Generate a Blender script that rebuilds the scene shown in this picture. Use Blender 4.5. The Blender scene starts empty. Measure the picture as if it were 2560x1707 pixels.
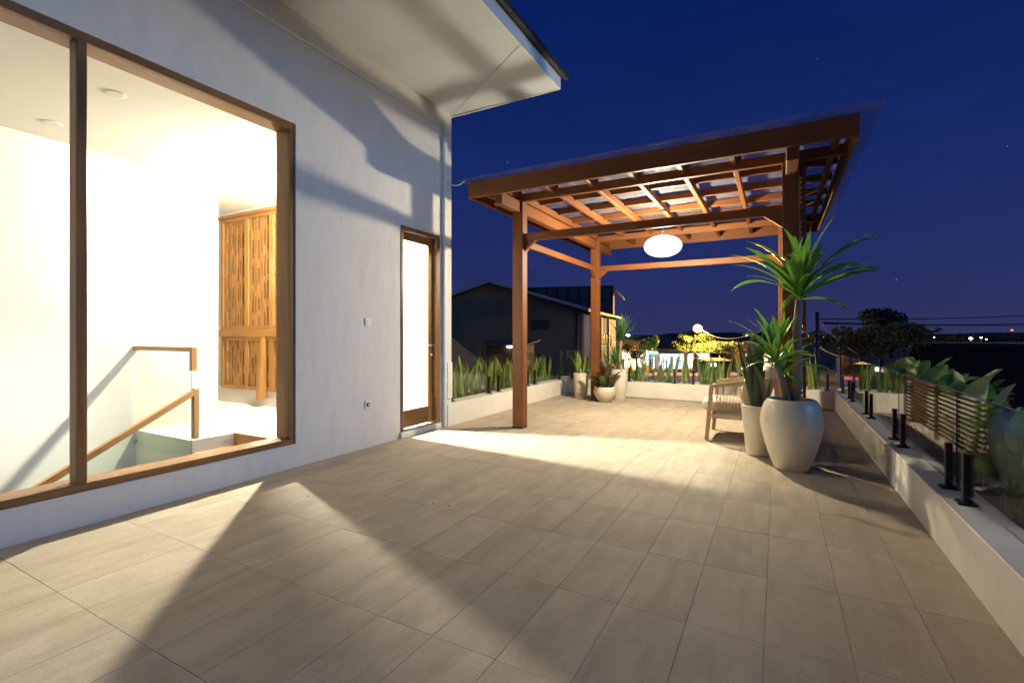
import bpy, math, random
from mathutils import Vector, Matrix

# ------------------------------------------------------------------ camera, world, light, exposure
sc = bpy.context.scene
COL = sc.collection
R = math.radians
YAW = math.atan(663 / 1209)
CS, SN = math.cos(YAW), math.sin(YAW)
CAMZ = 1.24
F = 1209.0

cam = bpy.data.cameras.new('camera')
cam.lens = 17.0
cam.sensor_width = 36.0
cam.shift_y = -0.0068
cam.clip_start = 0.05
cam.clip_end = 3000
cam_o = bpy.data.objects.new('camera', cam)
COL.objects.link(cam_o)
cam_o.location = (0, 0, CAMZ)
cam_o.rotation_euler = (R(90), 0, YAW)
sc.camera = cam_o

world = bpy.data.worlds.new('World')
sc.world = world
world.use_nodes = True
wn, wl = world.node_tree.nodes, world.node_tree.links
wn.clear()
w_out = wn.new('ShaderNodeOutputWorld')
w_bg = wn.new('ShaderNodeBackground')
w_tc = wn.new('ShaderNodeTexCoord')
w_sep = wn.new('ShaderNodeSeparateXYZ')
w_ramp = wn.new('ShaderNodeValToRGB')
wl.new(w_tc.outputs['Generated'], w_sep.inputs[0])
wl.new(w_sep.outputs['Z'], w_ramp.inputs[0])
er = w_ramp.color_ramp
er.elements[0].position = 0.0
er.elements[0].color = (0.041, 0.045, 0.152, 1)
er.elements[1].position = 1.0
er.elements[1].color = (0.0012, 0.010, 0.105, 1)
for p, c in ((0.12, (0.022, 0.034, 0.155, 1)), (0.30, (0.0105, 0.027, 0.158, 1)), (0.55, (0.0028, 0.0165, 0.135, 1))):
    e = er.elements.new(p)
    e.color = c
w_vor = wn.new('ShaderNodeTexVoronoi')
w_vor.inputs['Scale'].default_value = 26.0
w_lt = wn.new('ShaderNodeMath')
w_lt.operation = 'LESS_THAN'
w_lt.inputs[1].default_value = 0.018
w_mul = wn.new('ShaderNodeMath')
w_mul.operation = 'MULTIPLY'
w_mul.inputs[1].default_value = 0.55
w_add = wn.new('ShaderNodeMixRGB')
w_add.blend_type = 'ADD'
w_add.inputs[2].default_value = (0.9, 0.95, 1, 1)
wl.new(w_tc.outputs['Generated'], w_vor.inputs['Vector'])
wl.new(w_vor.outputs['Distance'], w_lt.inputs[0])
wl.new(w_lt.outputs[0], w_mul.inputs[0])
wl.new(w_mul.outputs[0], w_add.inputs[0])
w_nz = wn.new('ShaderNodeTexNoise')
w_nz.inputs['Scale'].default_value = 2.2
w_nz.inputs['Detail'].default_value = 5
w_map = wn.new('ShaderNodeMapping')
w_map.inputs['Scale'].default_value = (1, 1, 3.5)
wl.new(w_tc.outputs['Generated'], w_map.inputs[0])
wl.new(w_map.outputs[0], w_nz.inputs['Vector'])
w_mr = wn.new('ShaderNodeMapRange')
w_mr.inputs['From Min'].default_value = .3
w_mr.inputs['From Max'].default_value = .7
w_mr.inputs['To Min'].default_value = .88
w_mr.inputs['To Max'].default_value = 1.12
wl.new(w_nz.outputs['Fac'], w_mr.inputs['Value'])
w_mm = wn.new('ShaderNodeMixRGB')
w_mm.blend_type = 'MULTIPLY'
w_mm.inputs[0].default_value = 1
wl.new(w_ramp.outputs[0], w_mm.inputs[1])
wl.new(w_mr.outputs[0], w_mm.inputs[2])
wl.new(w_mm.outputs[0], w_add.inputs[1])
wl.new(w_add.outputs[0], w_bg.inputs['Color'])
w_bg.inputs['Strength'].default_value = 0.8
wl.new(w_bg.outputs[0], w_out.inputs[0])

# the last blue of dusk, low over the open side of the terrace: weak and very soft
sun = bpy.data.lights.new('dusk_glow', 'SUN')
sun.energy = 1.05
sun.angle = R(45)
sun.color = (0.18, 0.48, 1.0)
sun_o = bpy.data.objects.new('dusk_glow', sun)
COL.objects.link(sun_o)
sun_o.rotation_euler = Vector((-0.965, 0.17, -0.24)).to_track_quat('-Z', 'Y').to_euler()

sc.view_settings.view_transform = 'Standard'
sc.view_settings.look = 'None'
sc.view_settings.exposure = 0.0
sc.view_settings.gamma = 1.0
sc.view_settings.use_curve_mapping = False
sc.render.engine = 'CYCLES'
cy = sc.cycles
cy.use_denoising = True
try:
    cy.denoiser = 'OPENIMAGEDENOISE'
except Exception:
    pass
cy.max_bounces = 10
cy.diffuse_bounces = 5
cy.glossy_bounces = 4
cy.transmission_bounces = 8
cy.transparent_max_bounces = 24
cy.caustics_reflective = False
cy.caustics_refractive = False
cy.sample_clamp_indirect = 6.0

PENDANT_W = 1000.0
HALL_W = 1450.0
DOOR_W = 7500.0
BACK_W = 4600.0
SODIUM_W = 30000.0

# ------------------------------------------------------------------ helpers
rnd = random.Random(7)


def PX(px, py, d):
    """a photograph pixel at depth d metres -> a point of the place"""
    lat = (px - 1280) / F * d
    return Vector((lat * CS - d * SN, lat * SN + d * CS, CAMZ + (836 - py) / F * d))


class MB:
    """collects geometry in place coordinates"""

    def __init__(self):
        self.v, self.f, self.m, self.s = [], [], [], []

    def add(self, vs, fs, mi=0, smooth=False):
        b = len(self.v)
        self.v += [tuple(x) for x in vs]
        for f in fs:
            self.f.append(tuple(i + b for i in f))
            self.m.append(mi)
            self.s.append(smooth)
        return self

    def box(self, a, b, mi=0):
        x0, y0, z0 = a
        x1, y1, z1 = b
        if x0 > x1: x0, x1 = x1, x0
        if y0 > y1: y0, y1 = y1, y0
        if z0 > z1: z0, z1 = z1, z0
        vs = [(x0, y0, z0), (x1, y0, z0), (x1, y1, z0), (x0, y1, z0), (x0, y0, z1), (x1, y0, z1), (x1, y1, z1), (x0, y1, z1)]
        return self.add(vs, [(0, 3, 2, 1), (4, 5, 6, 7), (0, 1, 5, 4), (1, 2, 6, 5), (2, 3, 7, 6), (3, 0, 4, 7)], mi)

    def bbox(self, a, b, c=0.006, mi=0):
        """box with chamfered edges"""
        x0, x1 = sorted((a[0], b[0])); y0, y1 = sorted((a[1], b[1])); z0, z1 = sorted((a[2], b[2]))
        c = min(c, (x1 - x0) * .4, (y1 - y0) * .4, (z1 - z0) * .4)
        import bmesh
        bm = bmesh.new()
        bmesh.ops.create_cube(bm, size=1)
        for v in bm.verts:
            v.co = Vector(((x0 + x1) / 2 + v.co.x * (x1 - x0), (y0 + y1) / 2 + v.co.y * (y1 - y0), (z0 + z1) / 2 + v.co.z * (z1 - z0)))
        bmesh.ops.bevel(bm, geom=bm.edges[:], offset=c, segments=1, affect='EDGES')
        bm.verts.index_update()
        self.add([v.co[:] for v in bm.verts], [[v.index for v in f.verts] for f in bm.faces], mi)
        bm.free()
        return self

    def prism(self, poly, ext, mi=0):
        """poly: list of 3-D points in a plane; ext: extrusion vector"""
        n = len(poly)
        e = Vector(ext)
        vs = [Vector(p) for p in poly] + [Vector(p) + e for p in poly]
        fs = [tuple(range(n - 1, -1, -1)), tuple(range(n, 2 * n))] + [(i, (i + 1) % n, n + (i + 1) % n, n + i) for i in range(n)]
        return self.add(vs, fs, mi)

    def tube(self, pts, r, seg=8, mi=0, cap=True):
        pts = [Vector(p) for p in pts]
        rs = r if isinstance(r, (list, tuple)) else [r] * len(pts)
        vs, fs = [], []
        n = len(pts)
        prev = None
        for i, p in enumerate(pts):
            t = (pts[min(i + 1, n - 1)] - pts[max(i - 1, 0)]).normalized()
            if prev is None:
                a = Vector((0, 0, 1)) if abs(t.z) < .9 else Vector((1, 0, 0))
                u = t.cross(a).normalized()
            else:
                u = (prev - t * prev.dot(t)).normalized()
            w = t.cross(u)
            prev = u
            for k in range(seg):
                an = 2 * math.pi * k / seg
                vs.append(p + (u * math.cos(an) + w * math.sin(an)) * rs[i])
        for i in range(n - 1):
            for k in range(seg):
                k2 = (k + 1) % seg
                fs.append((i * seg + k, i * seg + k2, (i + 1) * seg + k2, (i + 1) * seg + k))
        if cap:
            fs.append(tuple(range(seg - 1, -1, -1)))
            fs.append(tuple(range((n - 1) * seg, n * seg)))
        return self.add(vs, fs, mi, True)

    def lathe(self, prof, c=(0, 0, 0), seg=40, mi=0, smooth=True):
        vs, fs = [], []
        n = len(prof)
        for r, z in prof:
            for k in range(seg):
                an = 2 * math.pi * k / seg
                vs.append((c[0] + r * math.cos(an), c[1] + r * math.sin(an), c[2] + z))
        for i in range(n - 1):
            for k in range(seg):
                k2 = (k + 1) % seg
                fs.append((i * seg + k, i * seg + k2, (i + 1) * seg + k2, (i + 1) * seg + k))
        return self.add(vs, fs, mi, smooth)

    def bar(self, a, b, w, h, up=(0, 0, 1), mi=0):
        """rectangular bar from a to b"""
        a, b = Vector(a), Vector(b)
        t = (b - a).normalized()
        u = t.cross(Vector(up)).normalized() * (w / 2)
        q = t.cross(u).normalized() * (h / 2)
        vs = [a - u - q, a + u - q, a + u + q, a - u + q, b - u - q, b + u - q, b + u + q, b - u + q]
        return self.add(vs, [(0, 1, 2, 3), (7, 6, 5, 4), (0, 4, 5, 1), (1, 5, 6, 2), (2, 6, 7, 3), (3, 7, 4, 0)], mi)

    def mesh(self, name, mats, off):
        me = bpy.data.meshes.new(name)
        me.from_pydata([(x - off[0], y - off[1], z - off[2]) for x, y, z in self.v], [], self.f)
        for m in mats if isinstance(mats, (list, tuple)) else [mats]:
            me.materials.append(m)
        me.polygons.foreach_set('material_index', self.m)
        me.polygons.foreach_set('use_smooth', self.s)
        me.update()
        import bmesh
        bm = bmesh.new()
        bm.from_mesh(me)
        bmesh.ops.recalc_face_normals(bm, faces=bm.faces)
        bm.to_mesh(me)
        bm.free()
        return me

    def build(self, name, mats, parent=None, origin=None):
        xs = [v[0] for v in self.v]; ys = [v[1] for v in self.v]; zs = [v[2] for v in self.v]
        if origin is None:
            origin = ((min(xs) + max(xs)) / 2, (min(ys) + max(ys)) / 2, min(zs))
        o = bpy.data.objects.new(name, self.mesh(name, mats, origin))
        COL.objects.link(o)
        put(o, origin, parent)
        return o


WORLDPOS = {}


def put(o, pos, parent=None):
    pos = Vector(pos)
    WORLDPOS[o.name] = pos
    if parent is not None:
        o.parent = parent
        o.location = pos - WORLDPOS[parent.name]
    else:
        o.location = pos


def tag(o, label=None, cat=None, group=None, kind=None):
    if label: o['label'] = label
    if cat: o['category'] = cat
    if group: o['group'] = group
    if kind: o['kind'] = kind
    return o


def thing(name, loc, label, cat, group=None):
    o = bpy.data.objects.new(name, None)
    o.empty_display_size = 0.1
    COL.objects.link(o)
    put(o, loc)
    return tag(o, label, cat, group)


def inst(name, me, loc, rot, parent=None, scale=1.0):
    """object from shared mesh data; loc is local when it has a parent"""
    o = bpy.data.objects.new(name, me)
    COL.objects.link(o)
    o.rotation_euler = rot
    o.scale = (scale,) * 3 if not isinstance(scale, (tuple, list)) else scale
    o.location = loc
    if parent is not None:
        o.parent = parent
        WORLDPOS[o.name] = WORLDPOS[parent.name] + Vector(loc)
    else:
        WORLDPOS[o.name] = Vector(loc)
    return o


def point_light(name, pos, watts, color, radius, parent=None):
    l = bpy.data.lights.new(name, 'POINT')
    l.energy = watts
    l.color = color
    l.shadow_soft_size = radius
    o = bpy.data.objects.new(name, l)
    COL.objects.link(o)
    put(o, pos, parent)
    return o


def spot_light(name, pos, watts, color, radius, parent=None, size=158, blend=.5):
    l = bpy.data.lights.new(name, 'SPOT')
    l.energy = watts
    l.color = color
    l.shadow_soft_size = radius
    l.spot_size = R(size)
    l.spot_blend = blend
    o = bpy.data.objects.new(name, l)
    COL.objects.link(o)
    put(o, pos, parent)
    return o


# ------------------------------------------------------------------ materials
def new_mat(name):
    m = bpy.data.materials.new(name)
    m.use_nodes = True
    nt = m.node_tree
    return m, nt.nodes, nt.links, nt.nodes['Principled BSDF']


def mix_col(n, l, fac, a, b):
    x = n.new('ShaderNodeMixRGB')
    l.new(fac, x.inputs[0])
    for i, c in ((1, a), (2, b)):
        if isinstance(c, tuple):
            x.inputs[i].default_value = (*c, 1)
        else:
            l.new(c, x.inputs[i])
    return x.outputs[0]


def noise(n, l, scale, detail=4, rough=.55, stretch=None, coord='Object', seedobj=False):
    tc = n.new('ShaderNodeTexCoord')
    mp = n.new('ShaderNodeMapping')
    l.new(tc.outputs[coord], mp.inputs[0])
    if stretch: mp.inputs['Scale'].default_value = stretch
    nz = n.new('ShaderNodeTexNoise')
    nz.noise_dimensions = '4D'
    nz.inputs['Scale'].default_value = scale
    nz.inputs['Detail'].default_value = detail
    nz.inputs['Roughness'].default_value = rough
    if seedobj:
        oi = n.new('ShaderNodeObjectInfo')
        mu = n.new('ShaderNodeMath'); mu.operation = 'MULTIPLY'; mu.inputs[1].default_value = 50
        l.new(oi.outputs['Random'], mu.inputs[0])
        l.new(mu.outputs[0], nz.inputs['W'])
    l.new(mp.outputs[0], nz.inputs['Vector'])
    return nz.outputs['Fac']


def ramp(n, l, fac, p0, p1):
    r = n.new('ShaderNodeMapRange')
    r.inputs['From Min'].default_value = p0
    r.inputs['From Max'].default_value = p1
    l.new(fac, r.inputs['Value'])
    return r.outputs[0]


def bump(n, l, bs, h, strength, dist=.01):
    b = n.new('ShaderNodeBump')
    b.inputs['Strength'].default_value = strength
    b.inputs['Distance'].default_value = dist
    l.new(h, b.inputs['Height'])
    l.new(b.outputs[0], bs.inputs['Normal'])


def simple(name, col, rough=.6, col2=None, scale=6, metal=0.0, bmp=0.0, bscale=60, stretch=None, seed=False, coat=0):
    m, n, l, b = new_mat(name)
    b.inputs['Roughness'].default_value = rough
    b.inputs['Metallic'].default_value = metal
    b.inputs['Coat Weight'].default_value = coat
    if col2:
        f = ramp(n, l, noise(n, l, scale, stretch=stretch, seedobj=seed), .3, .7)
        l.new(mix_col(n, l, f, col, col2), b.inputs['Base Color'])
    else:
        b.inputs['Base Color'].default_value = (*col, 1)
    if bmp:
        bump(n, l, b, noise(n, l, bscale, 3), bmp, .004)
    return m


def wood(name, c1, c2, axis, rough=.45, scale=1.0):
    """grain running along axis 0/1/2"""
    m, n, l, b = new_mat(name)
    st = [22, 22, 22]
    st[axis] = 1.2
    f = noise(n, l, 1.6 * scale, 6, .6, tuple(st), seedobj=True)
    g = noise(n, l, .7, 3, .5, seedobj=True)
    ff = ramp(n, l, f, .32, .68)
    dark = tuple(x * .52 for x in c1)
    base = mix_col(n, l, ff, c1, c2)
    gg = ramp(n, l, g, .35, .75)
    l.new(mix_col(n, l, gg, base, dark), b.inputs['Base Color'])
    # break the long dark term up so boards are not evenly brown
    b.inputs['Roughness'].default_value = rough
    b.inputs['Specular IOR Level'].default_value = .3
    bump(n, l, b, f, .25, .002)
    return m


def schlick(n, l, k=1.0):
    """reflectance of a thin pane, the same from both sides"""
    lw = n.new('ShaderNodeLayerWeight'); lw.inputs['Blend'].default_value = .5
    pw = n.new('ShaderNodeMath'); pw.operation = 'POWER'; pw.inputs[1].default_value = 5
    l.new(lw.outputs['Facing'], pw.inputs[0])
    ma = n.new('ShaderNodeMath'); ma.operation = 'MULTIPLY_ADD'; ma.inputs[1].default_value = .96 * k; ma.inputs[2].default_value = .04 * k; ma.use_clamp = True
    l.new(pw.outputs[0], ma.inputs[0])
    return ma.outputs[0]


def glass(name, tint=(1, 1, 1), refl=1.0, ior=1.5, rough=0.0):
    """thin pane: fresnel reflection over clear transmission, light passes"""
    m, n, l, b = new_mat(name)
    n.remove(b)
    out = n['Material Output']
    mu = schlick(n, l, refl)
    t = n.new('ShaderNodeBsdfTransparent'); t.inputs[0].default_value = (*tint, 1)
    g = n.new('ShaderNodeBsdfGlossy'); g.inputs['Roughness'].default_value = rough
    mx = n.new('ShaderNodeMixShader')
    l.new(mu, mx.inputs[0]); l.new(t.outputs[0], mx.inputs[1]); l.new(g.outputs[0], mx.inputs[2])
    l.new(mx.outputs[0], out.inputs[0])
    return m


def emit(name, col, strength):
    m, n, l, b = new_mat(name)
    b.inputs['Base Color'].default_value = (.5, .5, .5, 1)
    b.inputs['Emission Color'].default_value = (*col, 1)
    b.inputs['Emission Strength'].default_value = strength
    return m


def leafmat(name, c1, c2, rough=.4, trans=.3, scale=5, stretch=None, coat=0.0):
    m, n, l, b = new_mat(name)
    out = n['Material Output']
    f = ramp(n, l, noise(n, l, scale, 4, stretch=stretch, seedobj=True), .3, .7)
    c = mix_col(n, l, f, c1, c2)
    l.new(c, b.inputs['Base Color'])
    b.inputs['Roughness'].default_value = rough
    b.inputs['Coat Weight'].default_value = coat
    tr = n.new('ShaderNodeBsdfTranslucent')
    l.new(c, tr.inputs[0])
    mx = n.new('ShaderNodeMixShader')
    mx.inputs[0].default_value = trans
    l.new(b.outputs[0], mx.inputs[1]); l.new(tr.outputs[0], mx.inputs[2])
    l.new(mx.outputs[0], out.inputs[0])
    return m


M = {}
# plaster
m, n, l, b = new_mat('white_plaster')
f1 = ramp(n, l, noise(n, l, 1.1, 5, .6, (1, 1, .55)), .35, .75)
f2 = ramp(n, l, noise(n, l, 9, 5, .6, (1, 1, .3)), .45, .8)
c = mix_col(n, l, f1, (.69, .665, .62), (.605, .582, .54))
l.new(mix_col(n, l, f2, c, (.585, .56, .515)), b.inputs['Base Color'])
b.inputs['Roughness'].default_value = .75
bump(n, l, b, noise(n, l, 14, 6, .65, (1, 1, 1.6)), .35, .006)
M['plaster'] = m
M['kerb'] = simple('painted_kerb', (.79, .75, .67), .7, (.68, .64, .56), 3.5, bmp=.15, bscale=55)
M['kerb_top'] = M['kerb']
M['interior'] = simple('interior_paint', (.83, .815, .765), .8, (.81, .795, .745), 2)
M['soffit'] = simple('soffit_board', (.64, .68, .71), .7, (.575, .61, .635), 1.6, bmp=.06, bscale=30)
M['fascia_white'] = simple('white_fascia', (.72, .73, .74), .6, (.62, .63, .65), 4)
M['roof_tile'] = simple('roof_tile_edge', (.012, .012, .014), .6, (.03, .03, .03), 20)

# floor tile
m, n, l, b = new_mat('stone_look_tile')
oi = n.new('ShaderNodeObjectInfo')
fa = ramp(n, l, noise(n, l, 3.4, 6, .62, (1.3, .85, 1), seedobj=True), .28, .75)
fb = ramp(n, l, noise(n, l, 2.4, 5, .65, (3.0, .5, 1), seedobj=True), .46, .76)
fc = ramp(n, l, noise(n, l, 150, 4, .7, seedobj=True), .35, .7)
c = mix_col(n, l, fa, (.57, .485, .372), (.42, .35, .258))
c = mix_col(n, l, fb, c, (.36, .295, .205))
mm = n.new('ShaderNodeMath'); mm.operation = 'MULTIPLY'; mm.inputs[1].default_value = .5
l.new(fc, mm.inputs[0])
c = mix_col(n, l, mm.outputs[0], c, (.27, .22, .155))
mr = n.new('ShaderNodeMapRange'); mr.inputs['To Min'].default_value = .945; mr.inputs['To Max'].default_value = 1.055
l.new(oi.outputs['Random'], mr.inputs['Value'])
vm = n.new('ShaderNodeMixRGB'); vm.blend_type = 'MULTIPLY'; vm.inputs[0].default_value = 1
l.new(c, vm.inputs[1]); l.new(mr.outputs[0], vm.inputs[2])
# sparse small dark stains
tcg = n.new('ShaderNodeNewGeometry')
ng = n.new('ShaderNodeTexNoise'); ng.inputs['Scale'].default_value = 1.3; ng.inputs['Detail'].default_value = 6; ng.inputs['Roughness'].default_value = .65
l.new(tcg.outputs['Position'], ng.inputs['Vector'])
sg = ramp(n, l, ng.outputs['Fac'], .45, .72)
ms = n.new('ShaderNodeMath'); ms.operation = 'MULTIPLY'; ms.inputs[1].default_value = .38
l.new(sg, ms.inputs[0])
vm2 = mix_col(n, l, ms.outputs[0], vm.outputs[0], (.30, .245, .17))
st = ramp(n, l, noise(n, l, 11, 3, .6, seedobj=True), .70, .79)
l.new(mix_col(n, l, st, vm2, (.19, .155, .11)), b.inputs['Base Color'])
rr = n.new('ShaderNodeMapRange'); rr.inputs['To Min'].default_value = .70; rr.inputs['To Max'].default_value = .85
l.new(fa, rr.inputs['Value']); l.new(rr.outputs[0], b.inputs['Roughness'])
hb = n.new('ShaderNodeMath'); hb.operation = 'ADD'
l.new(noise(n, l, 110, 5, .7, seedobj=True), hb.inputs[0]); l.new(noise(n, l, 18, 3, .5, seedobj=True), hb.inputs[1])
bump(n, l, b, hb.outputs[0], .5, .004)
b.inputs['Specular IOR Level'].default_value = .3
M['tile'] = m
M['grout'] = simple('uneven_grout', (.13, .108, .08), .9, (.50, .43, .32), 1.1)

WOODC = ((.225, .078, .022), (.145, .046, .013))
for ax in range(3):
    M['wood%d' % ax] = wood('merbau_wood_%s' % 'xyz'[ax], *WOODC, ax, .55)
OAK = ((.50, .27, .095), (.40, .20, .065))
for ax in range(3):
    M['oak%d' % ax] = wood('teak_wood_%s' % 'xyz'[ax], *OAK, ax, .4)
for ax in range(3):
    M['scr%d' % ax] = wood('screen_wood_%s' % 'xyz'[ax], (.40, .20, .06), (.29, .135, .036), ax, .4)
WIN = ((.27, .135, .048), (.19, .09, .032))
for ax in range(3):
    M['win%d' % ax] = wood('window_wood_%s' % 'xyz'[ax], *WIN, ax, .4)
M['chairwood'] = wood('pale_oak_wood', (.60, .44, .27), (.50, .36, .21), 2, .5)
M['rope'] = simple('beige_rope', (.60, .50, .36), .85, (.46, .37, .26), 60)
M['cushion'] = simple('cream_fabric', (.74, .68, .56), .9, (.70, .64, .52), 14, bmp=.25, bscale=320)
M['black_metal'] = simple('black_metal', (.012, .011, .011), .42, (.02, .018, .016), 30)
M['steel'] = simple('brushed_steel', (.42, .42, .43), .32, metal=1.0)
M['switch'] = simple('white_plastic', (.76, .75, .71), .4)
M['dark_hole'] = simple('dark_recess', (.03, .03, .03), .6)
M['pipe'] = simple('painted_conduit', (.66, .70, .71), .5, (.58, .63, .66), 9)
M['cable'] = simple('white_cable', (.7, .68, .62), .5)
M['dark_cable'] = simple('dark_cable', (.02, .02, .022), .6)
M['glass'] = glass('clear_glass', (.955, .975, .965), 1.15)
M['win_glass'] = glass('window_glass', (.98, .985, .975), .8)
M['stair_glass'] = glass('green_tinted_glass', (.945, .985, .955), .8)
m, n, l, b = new_mat('green_glass_edge')
b.inputs['Base Color'].default_value = (.05, .13, .11, 1); b.inputs['Roughness'].default_value = .15
M['glass_edge'] = m
M['top_edge'] = simple('polished_glass_edge', (.30, .38, .35), .2)

# frosted door glass: mostly scattered light, some passes straight
m, n, l, b = new_mat('frosted_glass')
n.remove(b)
t = n.new('ShaderNodeBsdfTransparent'); t.inputs[0].default_value = (.92, .94, .90, 1)
tl = n.new('ShaderNodeBsdfTranslucent'); tl.inputs[0].default_value = (.86, .88, .83, 1)
mx = n.new('ShaderNodeMixShader'); mx.inputs[0].default_value = .36
l.new(t.outputs[0], mx.inputs[1]); l.new(tl.outputs[0], mx.inputs[2])
gl = n.new('ShaderNodeBsdfGlossy'); gl.inputs['Roughness'].default_value = .15
mx2 = n.new('ShaderNodeMixShader'); mx2.inputs[0].default_value = .05
l.new(mx.outputs[0], mx2.inputs[1]); l.new(gl.outputs[0], mx2.inputs[2])
l.new(mx2.outputs[0], n['Material Output'].inputs[0])
M['frost'] = m

# clear roofing sheet, slightly milky
m, n, l, b = new_mat('clear_roof_sheet')
n.remove(b)
t = n.new('ShaderNodeBsdfTransparent'); t.inputs[0].default_value = (.80, .82, .86, 1)
df = n.new('ShaderNodeBsdfDiffuse'); df.inputs[0].default_value = (.62, .62, .66, 1)
f = ramp(n, l, noise(n, l, 3, 6, .7), .3, .8)
mr = n.new('ShaderNodeMapRange'); mr.inputs['To Min'].default_value = .08; mr.inputs['To Max'].default_value = .24
l.new(f, mr.inputs['Value'])
mx = n.new('ShaderNodeMixShader')
l.new(mr.outputs[0], mx.inputs[0]); l.new(t.outputs[0], mx.inputs[1]); l.new(df.outputs[0], mx.inputs[2])
gl = n.new('ShaderNodeBsdfGlossy'); gl.inputs['Roughness'].default_value = .12
mx2 = n.new('ShaderNodeMixShader')
l.new(schlick(n, l, .8), mx2.inputs[0]); l.new(mx.outputs[0], mx2.inputs[1]); l.new(gl.outputs[0], mx2.inputs[2])
l.new(mx2.outputs[0], n['Material Output'].inputs[0])
M['sheet'] = m

# lantern shade: glowing paper that lets the bulb's light through
m, n, l, b = new_mat('lantern_paper')
n.remove(b)
t = n.new('ShaderNodeBsdfTransparent'); t.inputs[0].default_value = (.9, .88, .84, 1)
e = n.new('ShaderNodeEmission'); e.inputs[0].default_value = (1, .93, .80, 1); e.inputs[1].default_value = 9.0
mx = n.new('ShaderNodeMixShader'); mx.inputs[0].default_value = .35
l.new(t.outputs[0], mx.inputs[1]); l.new(e.outputs[0], mx.inputs[2])
l.new(mx.outputs[0], n['Material Output'].inputs[0])
M['lantern'] = m

M['pot'] = simple('cream_concrete_pot', (.70, .63, .50), .6, (.62, .55, .43), 5, bmp=.08, bscale=90)
m, n, l, b = new_mat('speckled_glaze')
f = ramp(n, l, noise(n, l, 190, 3, .7), .42, .66)
l.new(mix_col(n, l, f, (.76, .69, .56), (.62, .55, .43)), b.inputs['Base Color'])
b.inputs['Roughness'].default_value = .34
b.inputs['Coat Weight'].default_value = .6
b.inputs['Coat Roughness'].default_value = .08
M['glaze'] = m
M['soil'] = simple('dark_soil', (.028, .02, .014), .95, (.05, .036, .024), 30, bmp=.6, bscale=40)
M['snake'] = leafmat('snake_leaf_green', (.17, .30, .075), (.25, .38, .11), .42, .3, 9, (1, 1, 4))
M['snake_edge'] = leafmat('snake_leaf_margin', (.85, .78, .18), (.74, .68, .16), .42, .35, 8)
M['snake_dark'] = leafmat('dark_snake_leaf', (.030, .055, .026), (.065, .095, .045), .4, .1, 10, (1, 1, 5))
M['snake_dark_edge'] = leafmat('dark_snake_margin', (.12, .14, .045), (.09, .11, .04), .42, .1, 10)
M['drac'] = leafmat('dracaena_leaf', (.17, .37, .04), (.10, .27, .03), .34, .4, 6, coat=.3)
M['yucca'] = leafmat('yucca_leaf', (.12, .27, .05), (.08, .19, .04), .38, .3, 6)
M['brom_red'] = leafmat('bromeliad_maroon', (.20, .055, .03), (.12, .035, .02), .38, .2, 5)
M['brom_green'] = leafmat('bromeliad_green', (.14, .25, .085), (.10, .19, .06), .38, .25, 5)
M['cala'] = leafmat('broad_leaf_green', (.17, .34, .09), (.10, .23, .06), .40, .4, 7, coat=.3)
M['cala_pale'] = leafmat('broad_leaf_pale', (.32, .38, .18), (.23, .30, .13), .45, .45, 7)
M['cala_dead'] = leafmat('broad_leaf_withered', (.20, .13, .05), (.13, .075, .03), .7, .25, 9)
M['stem'] = leafmat('green_stem', (.14, .18, .05), (.18, .19, .06), .5, .1, 8)
M['trunk'] = simple('ringed_trunk', (.30, .235, .155), .8, (.20, .15, .095), 6, stretch=(1, 1, 9), bmp=.3, bscale=30)
M['bark'] = simple('tree_bark', (.06, .045, .03), .9, (.035, .028, .02), 8)
M['tree_a'] = leafmat('street_foliage', (.10, .13, .03), (.06, .09, .022), .5, .35, 1.5)
M['tree_b'] = leafmat('dark_foliage', (.035, .065, .022), (.022, .042, .016), .5, .25, 1.5)
M['tree_c'] = leafmat('rusty_foliage', (.13, .075, .025), (.06, .075, .022), .5, .25, .9)
M['ground'] = simple('dark_ground', (.035, .034, .03), .95, (.05, .048, .04), .15)
M['road'] = simple('asphalt', (.05, .05, .052), .85, (.065, .065, .066), 2)
M['hill'] = simple('far_hill', (.02, .022, .024), 1.0, (.03, .03, .03), .02)
M['black_cladding'] = simple('black_cladding', (.115, .082, .050), .9, (.14, .10, .062), .6)
M['gable'] = simple('warm_tinted_cladding', (.20, .135, .075), .9, (.25, .17, .095), .6)  # base warmed and lifted in place of street light on the gable
M['dark_frame'] = simple('dark_frame', (.018, .019, .022), .6)
M['dark_glass'] = simple('dark_window_glass', (.05, .055, .07), .2)
M['night_roof'] = simple('old_dark_roof', (.022, .018, .014), 1.0, (.035, .028, .02), 1.5)
M['night_roof'].node_tree.nodes['Principled BSDF'].inputs['Specular IOR Level'].default_value = 0.0
M['pale_metal'] = simple('pale_ridge_metal', (.40, .41, .42), .5, (.30, .31, .33), 2)
M['iron_sheet'] = simple('weathered_sheet', (.52, .44, .33), .7, (.34, .27, .2), 1.2)
M['timber_dark'] = simple('dark_timber', (.12, .07, .04), .8, (.08, .045, .028), 6)
M['shop_wall'] = simple('shop_wall', (.72, .70, .66), .7, (.62, .6, .56), 2)
M['clay'] = simple('clay_roof', (.10, .055, .038), .85, (.065, .038, .03), 3)
M['shop_light'] = emit('shop_lights', (.78, .88, 1.0), 1.6)
M['warm_light'] = emit('warm_shop_lights', (1.0, .86, .62), 3.0)
M['teal_light'] = emit('teal_sign_light', (.15, .8, .62), .7)
M['red_light'] = emit('red_glow', (1.0, .10, .05), 1.2)
M['beacon'] = emit('red_beacon', (1.0, .04, .03), 14)
M['lamp_white'] = emit('white_lamp', (.75, .9, 1), 20)
M['lamp_warm'] = emit('warm_lamp', (1, .82, .55), 10)
M['sodium'] = emit('sodium_lamp', (1.0, .40, .07), 3.2)
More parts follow.
